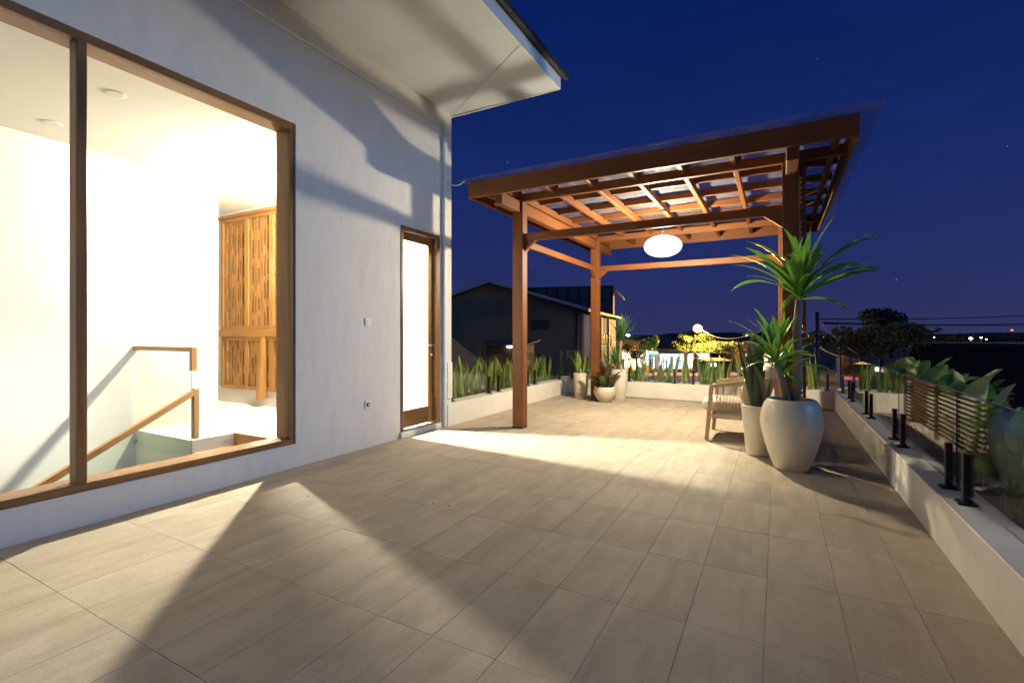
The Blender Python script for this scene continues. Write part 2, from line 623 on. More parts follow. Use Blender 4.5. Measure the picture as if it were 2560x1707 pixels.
M['downlight'] = emit('downlight_glow', (1.0, .93, .78), 6)
M['blue_plastic'] = simple('blue_plastic', (.03, .10, .42), .4)
M['dry_leaf'] = simple('dry_leaf', (.10, .07, .04), .8, (.06, .04, .025), 30)

# ------------------------------------------------------------------ ground and terrace floor
XW, XK, YB = -3.95, 0.83, 9.55          # house wall, open-side kerb, back kerb
GZ = -3.2
tag(MB().add([(-600, -300, GZ), (600, -300, GZ), (600, 900, GZ), (-600, 900, GZ)], [(0, 1, 2, 3)]).build('ground', M['ground']), kind='structure')

floor = MB().box((XW - .05, -3, -.20), (XK + .05, YB + .02, -.006)).build('terrace_floor', M['grout'])
tag(floor, 'greige stone-look tiled terrace floor', kind='structure')
TW, TL, G = .30, .60, .0016
tm = MB()
c_ = .0007
hx, hy = (TW - G) / 2, (TL - G) / 2
tm.add([(-hx, -hy, -.008), (hx, -hy, -.008), (hx, hy, -.008), (-hx, hy, -.008),
        (-hx, -hy, -c_), (hx, -hy, -c_), (hx, hy, -c_), (-hx, hy, -c_),
        (-hx + c_, -hy + c_, 0), (hx - c_, -hy + c_, 0), (hx - c_, hy - c_, 0), (-hx + c_, hy - c_, 0)],
       [(0, 1, 5, 4), (1, 2, 6, 5), (2, 3, 7, 6), (3, 0, 4, 7), (4, 5, 9, 8), (5, 6, 10, 9), (6, 7, 11, 10), (7, 4, 8, 11), (8, 9, 10, 11)])
tile_me = tm.mesh('floor_tile', M['tile'], (0, 0, 0))
fpos = WORLDPOS[floor.name]
for i in range(16):
    for k in range(18):
        x = XW + .005 + TW * (i + .5)
        y = -.81 + TL * (k + .5)
        if y > YB: continue
        ly = TL
        o = inst('floor_tile', tile_me, Vector((x, y, rnd.uniform(-.0004, .0004))) - fpos,
                 (rnd.uniform(-.0006, .0006), rnd.uniform(-.0006, .0006), math.pi * rnd.randint(0, 1)), floor)
o = MB().box((XW, -3, -.006), (XK, -.812, -.0002)).build('floor_tile', M['tile'], floor)

# ------------------------------------------------------------------ house
YE = 5.46       # far corner of the house wall
ZT = 4.26       # wall top / soffit
IZ = 3.30       # interior ceiling
house = thing('house', (-6.5, 1.2, 0), 'white plastered house with wide eave and big lit window', 'house')

WY0, WY1, WZ0, WZ1 = -.30, 2.995, .215, 3.205        # window opening
DY0, DY1, DZ0, DZ1 = 4.43, 5.19, .07, 2.55           # door opening


def holed_wall(x0, x1, ys, zs, holes):
    """wall between planes x0<x1, cells of the ys x zs grid that lie in holes left open"""
    mb = MB()
    solid = {}
    for i in range(len(ys) - 1):
        for k in range(len(zs) - 1):
            yc, zc = (ys[i] + ys[i + 1]) / 2, (zs[k] + zs[k + 1]) / 2
            solid[i, k] = not any(a < yc < b and c < zc < d for a, b, c, d in holes)
    for (i, k), s in solid.items():
        if not s: continue
        a, b, c, d = ys[i], ys[i + 1], zs[k], zs[k + 1]
        for x in (x0, x1):
            mb.add([(x, a, c), (x, b, c), (x, b, d), (x, a, d)], [(0, 1, 2, 3) if x == x1 else (3, 2, 1, 0)])
        for di, dk, q in ((-1, 0, [(x0, a, c), (x1, a, c), (x1, a, d), (x0, a, d)]), (1, 0, [(x1, b, c), (x0, b, c), (x0, b, d), (x1, b, d)]),
                          (0, -1, [(x0, b, c), (x1, b, c), (x1, a, c), (x0, a, c)]), (0, 1, [(x0, a, d), (x1, a, d), (x1, b, d), (x0, b, d)])):
            if not solid.get((i + di, k + dk), False):
                mb.add(q, [(0, 1, 2, 3)])
    return mb


wall = holed_wall(XW - .20, XW, [-3, WY0, WY1, DY0, DY1, YE], [-.2, DZ0, WZ0, DZ1, WZ1, ZT + .02],
                  [(WY0, WY1, WZ0, WZ1), (DY0, DY1, DZ0, DZ1)]).build('wall', M['plaster'], house)
# far end wall and the shell
MB().box((-9.6, YE - .2, -.2), (XW - .2005, YE, ZT + .02)).build('wall', M['plaster'], house)
MB().box((-9.8, -3, -2.9), (-9.6, YE, ZT + .02)).build('wall', M['plaster'], house)
MB().box((-9.6, -3.2, -2.9), (XW, -3.0005, ZT + .02)).build('wall', M['plaster'], house)
MB().box((-9.6, -2.999, IZ), (XW - .2005, YE - .2005, IZ + .12)).build('ceiling', M['interior'], house)
# storey below
MB().box((-9.8, YB + .9, GZ), (1.9, YB + 1.0, -.22)).build('lower_wall', M['plaster'], house)
MB().box((1.8, -3.2, GZ), (1.9, YB + .9, -.22)).build('lower_wall', M['plaster'], house)

# soffit panels, fascia, roof edge
XE = -2.35
kx = [(XW, YE), (XE, 4.46), (XE, -3), (XW, -3)]
sof = MB()
main = [(XW - .01, YE), (XE, 4.46), (XE, -3.2), (XW - .01, -3.2)]
MB().prism([(x, y, ZT) for x, y in main], (0, 0, .03)).build('soffit', M['soffit'], house)
tri = [(XW - .01, YE + .002), (XE, YE + .002), (XE, 4.465)]
MB().prism([(tri[0][0], tri[0][1], ZT - .004), (tri[1][0], tri[1][1], ZT - .014), (tri[2][0], tri[2][1], ZT - .004)], (0, 0, .03)).build('soffit', M['soffit'], house)
# cover strips over the soffit joints
for y in (4.05, 2.85, 1.65, .45):
    MB().box((XW + .002, y, ZT - .0016), (XE - .002, y + .009, ZT - .0005)).build('joint_strip', M['soffit'], house)
MB().box((-3.15, -3, ZT - .0018), (-3.142, 4.92, ZT - .0007)).build('joint_strip', M['soffit'], house)
MB().box((XE, -3.2, ZT - .02), (XE + .022, YE + .025, ZT + .125)).build('fascia', M['fascia_white'], house)
MB().box((XW - 5.8, YE + .003, ZT - .02), (XE - .0005, YE + .025, ZT + .125)).build('fascia', M['fascia_white'], house)
rf = MB()
rf.prism([(XE + .075, -3.3, ZT + .126), (XE + .075, YE + .07, ZT + .126), (XW - 2.9, YE + .07, ZT + 1.9), (XW - 2.9, -3.3, ZT + 1.9)], (0, 0, .05))
rf.prism([(-9.9, -3.3, ZT + .6), (-9.9, YE + .07, ZT + .6), (XW - 2.9, YE + .07, ZT + 1.9), (XW - 2.9, -3.3, ZT + 1.9)], (0, 0, .05))
rf.build('roof', M['roof_tile'], house)
rt = MB()
for k in range(31):
    y0 = -3.3 + k * .287
    rt.box((XE + .04, y0, ZT + .128), (XE + .09, y0 + .275, ZT + .185 + .006 * (k % 2)))
tag(rt.build('roof_tile_edge', M['roof_tile'], house), kind='stuff')

# conduit line under the eave, downpipe, box
MB().bbox((XW + .0005, -3, 4.018), (XW + .022, 5.22, 4.040), .004).build('conduit', M['cable'], house)
MB().bbox((XW + .0005, 5.232, .0), (XW + .055, 5.292, 4.06), .008).build('downpipe', M['pipe'], house)
for z in (.6, 1.7, 2.8, 3.8):
    MB().box((XW + .0003, 5.226, z), (XW + .058, 5.298, z + .018)).build('pipe_bracket', M['pipe'], house)
MB().bbox((XW + .0005, 5.34, .37), (XW + .03, 5.445, .86), .004).build('meter_cover', M['kerb'], house)

# window: frame with mullion and panes (glass set to the inside)
FX0, FX1 = XW - .21, XW - .012
FW = .055
frame = MB()
frame.bbox((FX0, WY0 + .002, WZ1 - FW), (FX1, WY1 - .002, WZ1 - .002), .003)
frame.build('window', M['win1'], house)
win = [o for o in bpy.data.objects if o.name.startswith('window')][-1]
MB().bbox((FX0, WY0 + .002, WZ0 + .002), (FX1, WY1 - .002, WZ0 + FW), .003).build('sill_rail', M['win1'], win)
MB().bbox((FX0, WY1 - FW, WZ0 + FW + .0005), (FX1, WY1 - .002, WZ1 - FW - .0005), .003).build('jamb', M['win2'], win)
MB().bbox((FX0, WY0 + .002, WZ0 + FW + .0005), (FX1, WY0 + FW, WZ1 - FW - .0005), .003).build('jamb', M['win2'], win)
MB().bbox((FX1 - .11, 1.385, WZ0 + FW + .0005), (FX1, 1.44, WZ1 - FW - .0005), .003).build('mullion', M['win2'], win)
for a, b_ in ((WY0 + FW, 1.385), (1.44, WY1 - FW)):
    MB().box((FX1 - .045, a + .001, WZ0 + FW + .001), (FX1 - .039, b_ - .001, WZ1 - FW - .001)).build('pane', M['win_glass'], win)
# rough mortar line below the sill
MB().bbox((XW - .012, WY0, WZ0 - .012), (XW + .004, WY1 + .004, WZ0 + .004), .003).build('sill_bead', M['plaster'], win)

# door
dfr = MB().bbox((XW - .15, DY0 + .001, DZ1 - .05), (XW + .012, DY1 - .001, DZ1 - .001), .003).build('door_frame', M['win1'], house)
MB().bbox((XW - .15, DY0 + .001, DZ0 + .001), (XW + .012, DY0 + .045, DZ1 - .0505), .003).build('door_post', M['win2'], dfr)
MB().bbox((XW - .15, DY1 - .075, DZ0 + .001), (XW + .012, DY1 - .001, DZ1 - .0505), .003).build('door_post', M['win2'], dfr)
DLX0, DLX1 = XW - .085, XW - .045
LY0, LY1, LZ0, LZ1 = DY0 + .047, DY1 - .077, DZ0 + .03, DZ1 - .055
ST = .095
door = MB().bbox((DLX0, LY0, LZ0), (DLX1, LY0 + ST * .55, LZ1), .003).build('door', M['win2'], house)
MB().bbox((DLX0, LY1 - ST, LZ0), (DLX1, LY1, LZ1), .003).build('stile', M['win2'], door)
MB().bbox((DLX0, LY0 + ST * .55 + .0005, LZ1 - ST), (DLX1, LY1 - ST - .0005, LZ1), .003).build('top_rail', M['win1'], door)
MB().bbox((DLX0, LY0 + ST * .55 + .0005, LZ0), (DLX1, LY1 - ST - .0005, LZ0 + .21), .003).build('bottom_rail', M['win1'], door)
MB().box((DLX0 + .015, LY0 + ST * .55 - .004, LZ0 + .206), (DLX0 + .023, LY1 - ST + .004, LZ1 - ST + .004)).build('glass_pane', M['frost'], door)
hz_ = 1.10
h = MB()
h.tube([(DLX1, LY1 - .045, hz_), (DLX1 + .055, LY1 - .045, hz_), (DLX1 + .06, LY1 - .06, hz_), (DLX1 + .06, LY1 - .185, hz_)], .0085, 10)
h.tube([(DLX1, LY1 - .045, hz_), (DLX1 + .008, LY1 - .045, hz_)], .026, 16)
h.build('door_handle', M['steel'], door)
MB().tube([(DLX1, LY1 - .045, hz_ - .13), (DLX1 + .01, LY1 - .045, hz_ - .13)], .024, 16).build('lock_plate', M['steel'], door)
MB().bbox((XW - .2, DY0 - .02, -.004), (XW + .03, DY1 + .01, DZ0), .006).build('door_step', M['kerb'], house)

# switch and socket
sw = MB().bbox((XW + .0004, 3.855, 1.335), (XW + .012, 3.94, 1.42), .003).build('light_switch', M['switch'])
MB().bbox((XW + .0125, 3.880, 1.352), (XW + .016, 3.925, 1.403), .001).build('rocker', M['switch'], sw)
tag(sw, 'white square light switch on the plaster wall beside the door', 'switch')
so = MB().bbox((XW + .0004, 3.855, .43), (XW + .012, 3.94, .515), .003).build('wall_socket', M['switch'])
MB().tube([(XW + .0125, 3.8975, .4725), (XW + .015, 3.8975, .4725)], .026, 20).build('socket_face', M['dark_hole'], so)
MB().tube([(XW + .0152, 3.8975, .4725), (XW + .0172, 3.8975, .4725)], .012, 14).build('socket_core', M['switch'], so)
tag(so, 'white power socket low on the plaster wall beside the door', 'socket')

# ------------------------------------------------------------------ inside the house
XI, YI = -6.73, 3.88
ZL = .10
inner = thing('stair_hall', (-5.4, 2.5, ZL), 'brightly lit cream stair hall behind the big window', 'room')
MB().box((-9.598, -2.95, -2.85), (XI, YI, IZ - .001)).build('inner_wall', M['interior'], inner)
MB().box((-9.598, 5.06, -2.85), (-5.6, 5.2, IZ - .001)).build('inner_wall', M['interior'], inner)
# landing slab with its stair opening
lb = MB()
lb.box((-9.598, 3.40, -.12), (XW - .201, YE - .201, ZL))
lb.build('landing', M['interior'], inner)
MB().box((XI + .001, 2.907, -.42), (-5.54, 3.3995, ZL - .0005)).build('landing', M['interior'], inner)
MB().box((XI + .001, -2.95, -2.9), (XW - .201, 3.9, -2.75)).build('lower_floor', M['interior'], inner)
MB().box((XI + .001, 3.42, -2.75), (XW - .201, 3.55, -.121)).build('lower_wall', M['interior'], inner)
MB().bbox((-5.538, 3.372, -.10), (XW - .21, 3.399, ZL + .004), .003).build('wooden_trim', M['oak0'], inner)
MB().bbox((-5.539, 2.915, -.10), (-5.515, 3.371, -.045), .003).build('wooden_trim', M['oak1'], inner)

rail = thing('handrail', (-5.9, 2.9, ZL), 'square wooden handrail crossing the landing above stair glass', 'handrail')
MB().bbox((XI + .002, 2.88, 1.055), (-5.475, 2.935, 1.105), .003).build('rail', M['oak0'], rail)
MB().bbox((-5.525, 2.88, .85), (-5.475, 2.935, 1.0545), .003).build('rail_end', M['oak2'], rail)
MB().box((XI + .03, 2.902, -.10), (-5.53, 2.9065, 1.054), 0).build('glass_panel', M['stair_glass'], rail)
MB().box((-5.5298, 2.901, -.10), (-5.5265, 2.9075, .849), 0).build('glass_edge', M['glass_edge'], rail)
rail2 = thing('handrail', (-5.42, 2.2, -.5), 'sloping wooden handrail descending towards the window mullion', 'handrail')
a, b_ = Vector((-5.42, 2.89, .64)), Vector((-5.42, 1.05, -.36))
MB().bar(a, b_, .05, .055).build('rail', M['oak1'], rail2)
MB().bbox((-5.446, 2.862, .135), (-5.394, 2.915, .668), .003).build('rail_end', M['oak2'], rail2)
g = MB()
g.prism([(-5.42, 2.87, .62), (-5.42, 1.05, -.37), (-5.42, 1.05, -1.2), (-5.42, 2.87, -.25)], (.005, 0, 0))
g.build('glass_panel', M['stair_glass'], rail2)
MB().tube([(-6.69, 2.899, -.03), (-6.69, 2.88, -.03)], .018, 12).build('glass_clamp', M['steel'], rail)

# pierced timber screen
scr = thing('timber_screen', (-7.3, 4.85, ZL), 'pierced honey-coloured timber screen of vertical slats in the hall', 'screen')
SY = 4.86


def screen_bay(x0, x1, z0, z1, seed):
    r = random.Random(seed)
    MB().bbox((x0, SY, z0), (x0 + .07, SY + .05, z1), .003).build('screen_stile', M['scr2'], scr)
    MB().bbox((x1 - .03, SY, z0), (x1, SY + .05, z1), .003).build('screen_stile', M['scr2'], scr)
    MB().bbox((x0 + .0705, SY, z1 - .06), (x1 - .0305, SY + .05, z1), .003).build('screen_rail', M['scr0'], scr)
    MB().bbox((x0 + .0705, SY, z0), (x1 - .0305, SY + .05, z0 + .06), .003).build('screen_rail', M['scr0'], scr)
    n = max(3, int((x1 - x0 - .1) / .072))
    w = (x1 - x0 - .1) / n
    for k in range(n):
        xa = x0 + .07 + k * w
        mb = MB()
        # slat with staggered slots cut in its edge: two widths alternate along its length
        z = z0 + .06 - r.uniform(0, .25)
        open_ = r.random() < .5
        while z < z1 - .06:
            L = r.uniform(.18, .36) if open_ else r.uniform(.10, .24)
            za, zb = max(z, z0 + .06), min(z + L, z1 - .06)
            if zb > za:
                mb.box((xa + (.030 if open_ else 0), SY + .020 + .004 * (k % 2), za), (xa + w, SY + .026 + .004 * (k % 2), zb))
            z += L
            open_ = not open_
        mb.build('slat', M['scr2'], scr)


for q, (x0, x1) in enumerate(((-8.35, -7.66), (-7.66, -7.02), (-7.02, -6.38), (-6.38, -5.74))):
    screen_bay(x0, x1, 1.32, 3.19, 11 + q)
    screen_bay(x0, x1, .34, 1.20, 31 + q)
MB().bbox((-8.35, SY - .03, 1.2005), (-5.74, SY + .05, 1.3195), .004).build('screen_rail', M['scr0'], scr)
MB().bbox((-8.35, SY - .05, 3.1905), (-5.74, SY + .05, 3.235), .004).build('screen_rail', M['scr0'], scr)
MB().prism([(-7.19, SY - .13, .22), (-7.19, SY - .005, .22), (-7.19, SY - .005, 1.20), (-7.19, SY - .07, 1.20)], (.075, 0, 0)).build('screen_brace', M['scr2'], scr)
MB().box((-8.35, SY + .14, .34), (-5.74, SY + .15, 3.19)).build('slot_dark_sheet', M['roof_tile'], scr)  # black sheet standing in for the dark void behind the slots
MB().box((-9.59, SY + .02, 3.236), (-5.6, SY + .19, IZ - .002)).build('screen_header', M['interior'], scr)
MB().box((-9.59, SY + .02, ZL), (-5.6, SY + .19, .339)).build('screen_plinth', M['interior'], scr)

# downlights
WARM = (1.0, .93, .76)
for x, y, lamps, lab in ((-4.98, 2.0, (), 'unlit round downlight in the hall ceiling, right of the mullion'),
                         (-6.2, 1.98, (), 'unlit round downlight in the hall ceiling, left of the mullion'),
                                                  (-5.32, 4.66, ((DOOR_W, (-3.9, 4.80, 1.35), 70, .15, (1.0, .96, .86)),), 'added unseen ceiling spot just behind the frosted door'),  # unseen spot added to throw the floor wedge through the door glass
                         (-8.5, 4.62, ((BACK_W, (-3.6, 2.72, 0), 50, .2, WARM),), 'lit ceiling lamp beside the timber screen, hidden by the hall wall')):
    t = thing('downlight', (x, y, IZ - .012), lab, 'downlight')
    MB().lathe([(.052, 0), (.075, 0), (.078, .002), (.078, .004)], (x, y, IZ - .0045), 28).build('rim', M['switch'], t)
    MB().lathe([(.0, .001), (.0515, .001)], (x, y, IZ - .0045), 28).build('lens', M['downlight'] if lamps else M['switch'], t)
    for w_, aim, size, blend, colr in lamps:
        o = spot_light('lamp_light', (x, y, IZ - .06), w_, colr, .05 if x > -8 else .13, t, size, blend)
        o.rotation_euler = (Vector(aim) - Vector((x, y, IZ - .06))).to_track_quat('-Z', 'Y').to_euler()

hp = Vector((-5.56, 4.42, 3.04))
hl_ = thing('globe_lamp', tuple(hp), 'small globe lamp on the hall ceiling between window and timber screen', 'lamp')
MB().lathe([(.001, -.06), (.042, -.042), (.06, 0), (.042, .042), (.018, .06), (.018, .10)], tuple(hp), 20).build('globe', M['lantern'], hl_)
MB().tube([hp + Vector((0, 0, .10)), (hp.x, hp.y, IZ)], .012, 8).build('stem', M['switch'], hl_)
point_light('hall_light', tuple(hp), HALL_W, WARM, .03, hl_)
o = spot_light('hall_light', (hp.x, hp.y, hp.z - .068), 1450.0, WARM, .05, hl_, 94, .3)  # added beam below the globe, aimed through the window to brighten the floor wedge
o.rotation_euler = (Vector((-3.7, 1.3, 0)) - hp).to_track_quat('-Z', 'Y').to_euler()

# ------------------------------------------------------------------ kerbs, soil, glass
KH = .30
lowl = MB().bbox((-4.16, 5.30, -.004), (-3.89, YB + .25, KH), .006).build('low_wall', M['kerb'])
tag(lowl, 'cream low wall running from the house corner to the pots', 'low wall')
lowb = MB().bbox((-3.8895, YB, -.004), (XK - .0005, YB + .24, KH - .002), .006).build('low_wall', M['kerb'])
tag(lowb, 'cream low wall across the far end of the terrace', 'low wall')
lowr = MB().bbox((XK, -3, -.004), (XK + .22, YB + .24, KH - .004), .006).build('low_wall', M['kerb'])
tag(lowr, 'cream low wall along the open side with palm-leaf shadows', 'low wall')
for nm, a, b_ in (('soil', (-4.85, 5.47, -.19), (-4.161, YB + .9, KH - .09)), ('soil', (-4.16, YB + .251, -.19), (1.75, YB + .9, KH - .085)), ('soil', (XK + .2205, -3, -.19), (1.75, YB + .25, KH - .08))):
    tag(MB().box(a, b_).build(nm, M['soil']), 'dark planting soil in the raised bed', kind='structure')
# outer rims of the beds
for a, b_, lab in (((-4.97, 5.47, -.22), (-4.851, YB + 1.0, KH - .03), 'outer rim of the snake plant bed beside the house'),
                   ((-4.85, YB + .901, -.22), (1.75, YB + 1.0, KH - .03), 'outer rim of the far snake plant bed'),
                   ((1.751, -3, -.22), (1.85, YB + 1.0, KH - .05), 'outer rim of the broad-leaf plant bed')):
    tag(MB().box(a, b_).build('bed_rim', M['kerb']), lab, 'low wall')


def balustrade(p0, p1, spig, lab, zt=.905, zb=.345, edge='glass_edge'):
    """glass panel from p0 to p1 (x, y) with its spigots"""
    p0, p1 = Vector((*p0, 0)), Vector((*p1, 0))
    t = (p1 - p0).normalized()
    nrm = Vector((-t.y, t.x, 0))
    root = thing('glass_panel', ((p0.x + p1.x) / 2, (p0.y + p1.y) / 2, KH), lab, 'glass panel', 'frameless glass balustrade')
    h = .006
    q = [p0 - nrm * h, p1 - nrm * h, p1 + nrm * h, p0 + nrm * h]
    mb = MB()
    mb.add([(v.x, v.y, z) for z in (zb, zt) for v in q],
           [(0, 1, 5, 4), (2, 3, 7, 6)], 0)
    mb.add([(v.x, v.y, z) for z in (zb, zt) for v in q],
           [(1, 2, 6, 5), (3, 0, 4, 7)], 1)
    mb.add([(v.x, v.y, z) for z in (zb, zt) for v in q], [(0, 3, 2, 1), (4, 5, 6, 7)], 2)
    mb.build('pane', [M['glass'], M[edge], M['top_edge']], root)
    for s in spig:
        c = p0 + t * s
        m2 = MB()
        u, w = t * .017, nrm * .022
        m2.prism([c - u - w + Vector((0, 0, KH)), c + u - w + Vector((0, 0, KH)), c + u + w + Vector((0, 0, KH)), c - u + w + Vector((0, 0, KH))], (0, 0, .275))
        u, w = t * .038, nrm * .048
        m2.prism([c - u - w + Vector((0, 0, KH - .003)), c + u - w + Vector((0, 0, KH - .003)), c + u + w + Vector((0, 0, KH - .003)), c - u + w + Vector((0, 0, KH - .003))], (0, 0, .012))
        m2.build('spigot', M['black_metal'], root)


XG = XK + .10
yj = [.62, 2.18, 3.74, 5.30, 6.86, 8.42, YB + .02]
names = ['nearest glass panel of the open side, beside the broad leaves', 'second glass panel of the open side from the viewer', 'third glass panel of the open side, in front of pale broad leaves',
         'fourth glass panel of the open side, opposite the big urn', 'fifth glass panel of the open side, opposite the slatted screen', 'last glass panel of the open side before the far corner']
for i in range(6):
    balustrade((XG, yj[i] + .012), (XG, yj[i + 1] - .012), (.15, yj[i + 1] - yj[i] - .17), names[i], edge='black_metal')
XGL = -4.03
yl = [5.42, 6.74, 8.10, YB + .03]
for i, nm in enumerate(('glass panel beside the house corner in front of snake plants', 'middle glass panel of the house side, behind the near post', 'glass panel of the house side ending at the potted snake plant')):
    balustrade((XGL, yl[i] + .012), (XGL, yl[i + 1] - .012), (.13, yl[i + 1] - yl[i] - .17), nm)
YG = YB + .11
xb = [-4.0, -2.78, -1.56, -.34, XG - .02]
for i, nm in enumerate(('far glass panel behind the three left pots', 'far glass panel below the orange street lamp', 'far glass panel behind the armchair', 'far glass panel in the corner right of the urn')):
    balustrade((xb[i] + .012, YG), (xb[i + 1] - .012, YG), (.16, xb[i + 1] - xb[i] - .18), nm)

# ------------------------------------------------------------------ pergola
perg = thing('pergola', (-1.45, 7.2, 0), 'dark hardwood pergola with clear sheet roof and square posts', 'pergola')
PL0, PL1 = -3.09, -2.94
PR0, PR1 = .045, .20
PY0, PY1 = 5.645, 5.79
QY0, QY1 = 8.72, 8.86
ZP = 3.0
FYF = 5.13
for (a, b_) in (((PL0, PY0), (PL1, PY1)), ((PR0, PY0), (PR1, PY1)), ((PL0, QY0), (PL1, QY1)), ((PR0 - .03, QY0), (PR1 - .03, QY1))):
    p = MB().bbox((a[0], a[1], .012), (b_[0], b_[1], ZP + .02), .006).build('post', M['wood2'], perg)
    MB().box((a[0] - .001, a[1] - .001, -.001), (b_[0] + .001, b_[1] + .001, .0118)).build('post_shoe', M['black_metal'], p)
# plates along y at both sides, plates along x at front and rear
for x0, x1 in ((PL0 + .02, PL1 - .03), (PR0 + .03, PR1 - .02)):
    MB().bbox((x0, 5.16, ZP - .15), (x1, 9.62, ZP - .002), .005).build('plate_beam', M['wood1'], perg)
XL_, XR_ = -3.45, .63
for y0, y1 in ((PY0 - .012, PY0 + .045), (QY0 + .04, QY0 + .10)):
    MB().bbox((XL_ + .09, y0, ZP - .018), (XR_ - .03, y1, ZP + .085), .005).build('cross_beam', M['wood0'], perg)
# tie beams with knee blocks
for y0, y1, z0 in ((PY0 + .045, PY0 + .105, 2.475), (QY0 + .04, QY0 + .10, 2.42)):
    MB().bbox((PL1 + .001, y0, z0), (PR0 - .001, y1, z0 + .10), .005).build('tie_beam', M['wood0'], perg)
    for xa, s in ((PL1 + .001, 1), (PR0 - .001, -1)):
        MB().prism([(xa, y0 + .004, z0 + .001), (xa + s * .17, y0 + .004, z0 + .001), (xa, y0 + .004, z0 - .13)], (0, y1 - y0 - .008, 0)).build('knee_block', M['wood2'], perg)
for x0 in (PL0 + .045, PR0 + .03):
    MB().bbox((x0, PY1 + .001, 2.425), (x0 + .06, QY0 - .001, 2.52), .005).build('tie_beam', M['wood1'], perg)
    for ya, s in ((PY1 + .001, 1), (QY0 - .001, -1)):
        MB().prism([(x0 + .004, ya, 2.424), (x0 + .004, ya + s * .17, 2.424), (x0 + .004, ya, 2.295)], (.052, 0, 0)).build('knee_block', M['wood2'], perg)
# rafters
RX = [PL0 + .075 + k * (PR0 + .075 - PL0 - .075) / 6 for k in range(7)]
for x in RX:
    r_ = MB().bbox((x - .026, FYF + .041, ZP + .035), (x + .026, 9.60, ZP + .130), .004).build('rafter', M['wood1'], perg)
    MB().bbox((x + .027, PY0 - .012, ZP + .087), (x + .075, PY0 + .03, ZP + .128), .003).build('cleat', M['wood0'], r_)
# purlins over the rafters
for y in (5.42, 6.28, 6.92, 7.56, 8.20, 9.15):
    MB().bbox((XL_ + .05, y, ZP + .098), (XR_ - .05, y + .05, ZP + .186), .004).build('purlin', M['wood0'], perg)
# fascias and barge boards
MB().bbox((XL_, FYF, ZP - .030), (XR_, FYF + .04, ZP + .165), .004).build('fascia_board', M['wood0'], perg)
MB().bbox((XL_, 9.601, ZP - .030), (XR_, 9.64, ZP + .165), .004).build('fascia_board', M['wood0'], perg)
for x0, x1 in ((XL_, XL_ + .038), (XR_ - .038, XR_)):
    MB().bbox((x0, FYF + .0405, ZP - .028), (x1, 9.6005, ZP + .163), .004).build('barge_board', M['wood1'], perg)
for x0, x1 in ((XL_ + .12, XL_ + .165), (XR_ - .165, XR_ - .12)):
    MB().bbox((x0, FYF + .0415, ZP + .035), (x1, 9.5995, ZP + .129), .004).build('barge_board', M['wood1'], perg)
# clear sheets: two overlapping with corrugation along y
for q, (x0, x1) in enumerate(((-3.56, -1.38), (-1.42, .80))):
    nx = int((x1 - x0) / .02)
    vs, fs = [], []
    for i in range(nx + 1):
        x = x0 + (x1 - x0) * i / nx
        z = ZP + .193 + .0012 * math.sin(x / .09 * 2 * math.pi) + .004 * q
        vs += [(x, 5.03, z), (x, 9.78, z)]
    fs = [(2 * i, 2 * i + 1, 2 * i + 3, 2 * i + 2) for i in range(nx)]
    MB().add(vs, fs, 0, True).build('roof_sheet', M['sheet'], perg)

# slatted screen between the right-hand posts
scn = thing('slatted_screen', (.22, 7.25, .1), 'slatted timber screen between the two posts behind the urn', 'screen')
for y0, y1 in ((PY0 + .03, PY0 + .075), (7.22, 7.265), (QY1 - .09, QY1 - .045)):
    MB().bbox((.226, y0, .03), (.255, y1, 2.93), .003).build('screen_post', M['wood2'], scn)
sl_me = MB().bbox((-.010, PY0 + .03, -.014), (.010, QY1 - .045, .014), .004).mesh('screen_slat', M['wood1'], (0, (PY0 + QY1) / 2, 0))
for k in range(57):
    inst('screen_slat', sl_me, Vector((.214, (PY0 + QY1) / 2, .10 + k * .05)) - WORLDPOS[scn.name], (0, R(14), 0), scn)

# pendant lantern
LX, LY, LZ = -1.45, 7.18, 2.515
lan = thing('pendant_lantern', (LX, LY, LZ), 'glowing oval pendant lantern hanging under the pergola roof', 'lamp')
prof = []
for k in range(25):
    a = math.pi * k / 24
    prof.append((max(.001, .262 * math.sin(a) ** .9), -.150 * math.cos(a)))
MB().lathe(prof, (LX, LY, LZ), 48).build('shade', M['lantern'], lan)
MB().tube([(LX, LY, LZ + .151), (LX, LY, ZP + .015)], .004, 6).build('cord', M['dark_cable'], lan)
MB().lathe([(.0, .0), (.05, .0), (.05, .018), (.0, .018)], (LX, LY, ZP + .014), 20).build('ceiling_rose', M['black_metal'], lan)
MB().lathe([(.001, -.05), (.025, -.04), (.032, -.01), (.02, .03), (.014, .05), (.001, .051)], (LX, LY, LZ), 16).build('bulb', M['downlight'], lan)
point_light('lantern_light', (LX, LY, LZ - .075), PENDANT_W, (1.0, .88, .65), .055, lan)

# cable from the downpipe to the pergola roof
p0, p1 = Vector((XW + .06, 5.26, 3.30)), Vector((XL_ - .05, 5.12, ZP + .19))
pts = [p0.lerp(p1, k / 10) - Vector((0, 0, .06 * math.sin(math.pi * k / 10))) for k in range(11)]
tag(MB().tube(pts, .007, 6).build('cable', M['cable']), 'thin white cable from the downpipe to the pergola roof', 'cable')

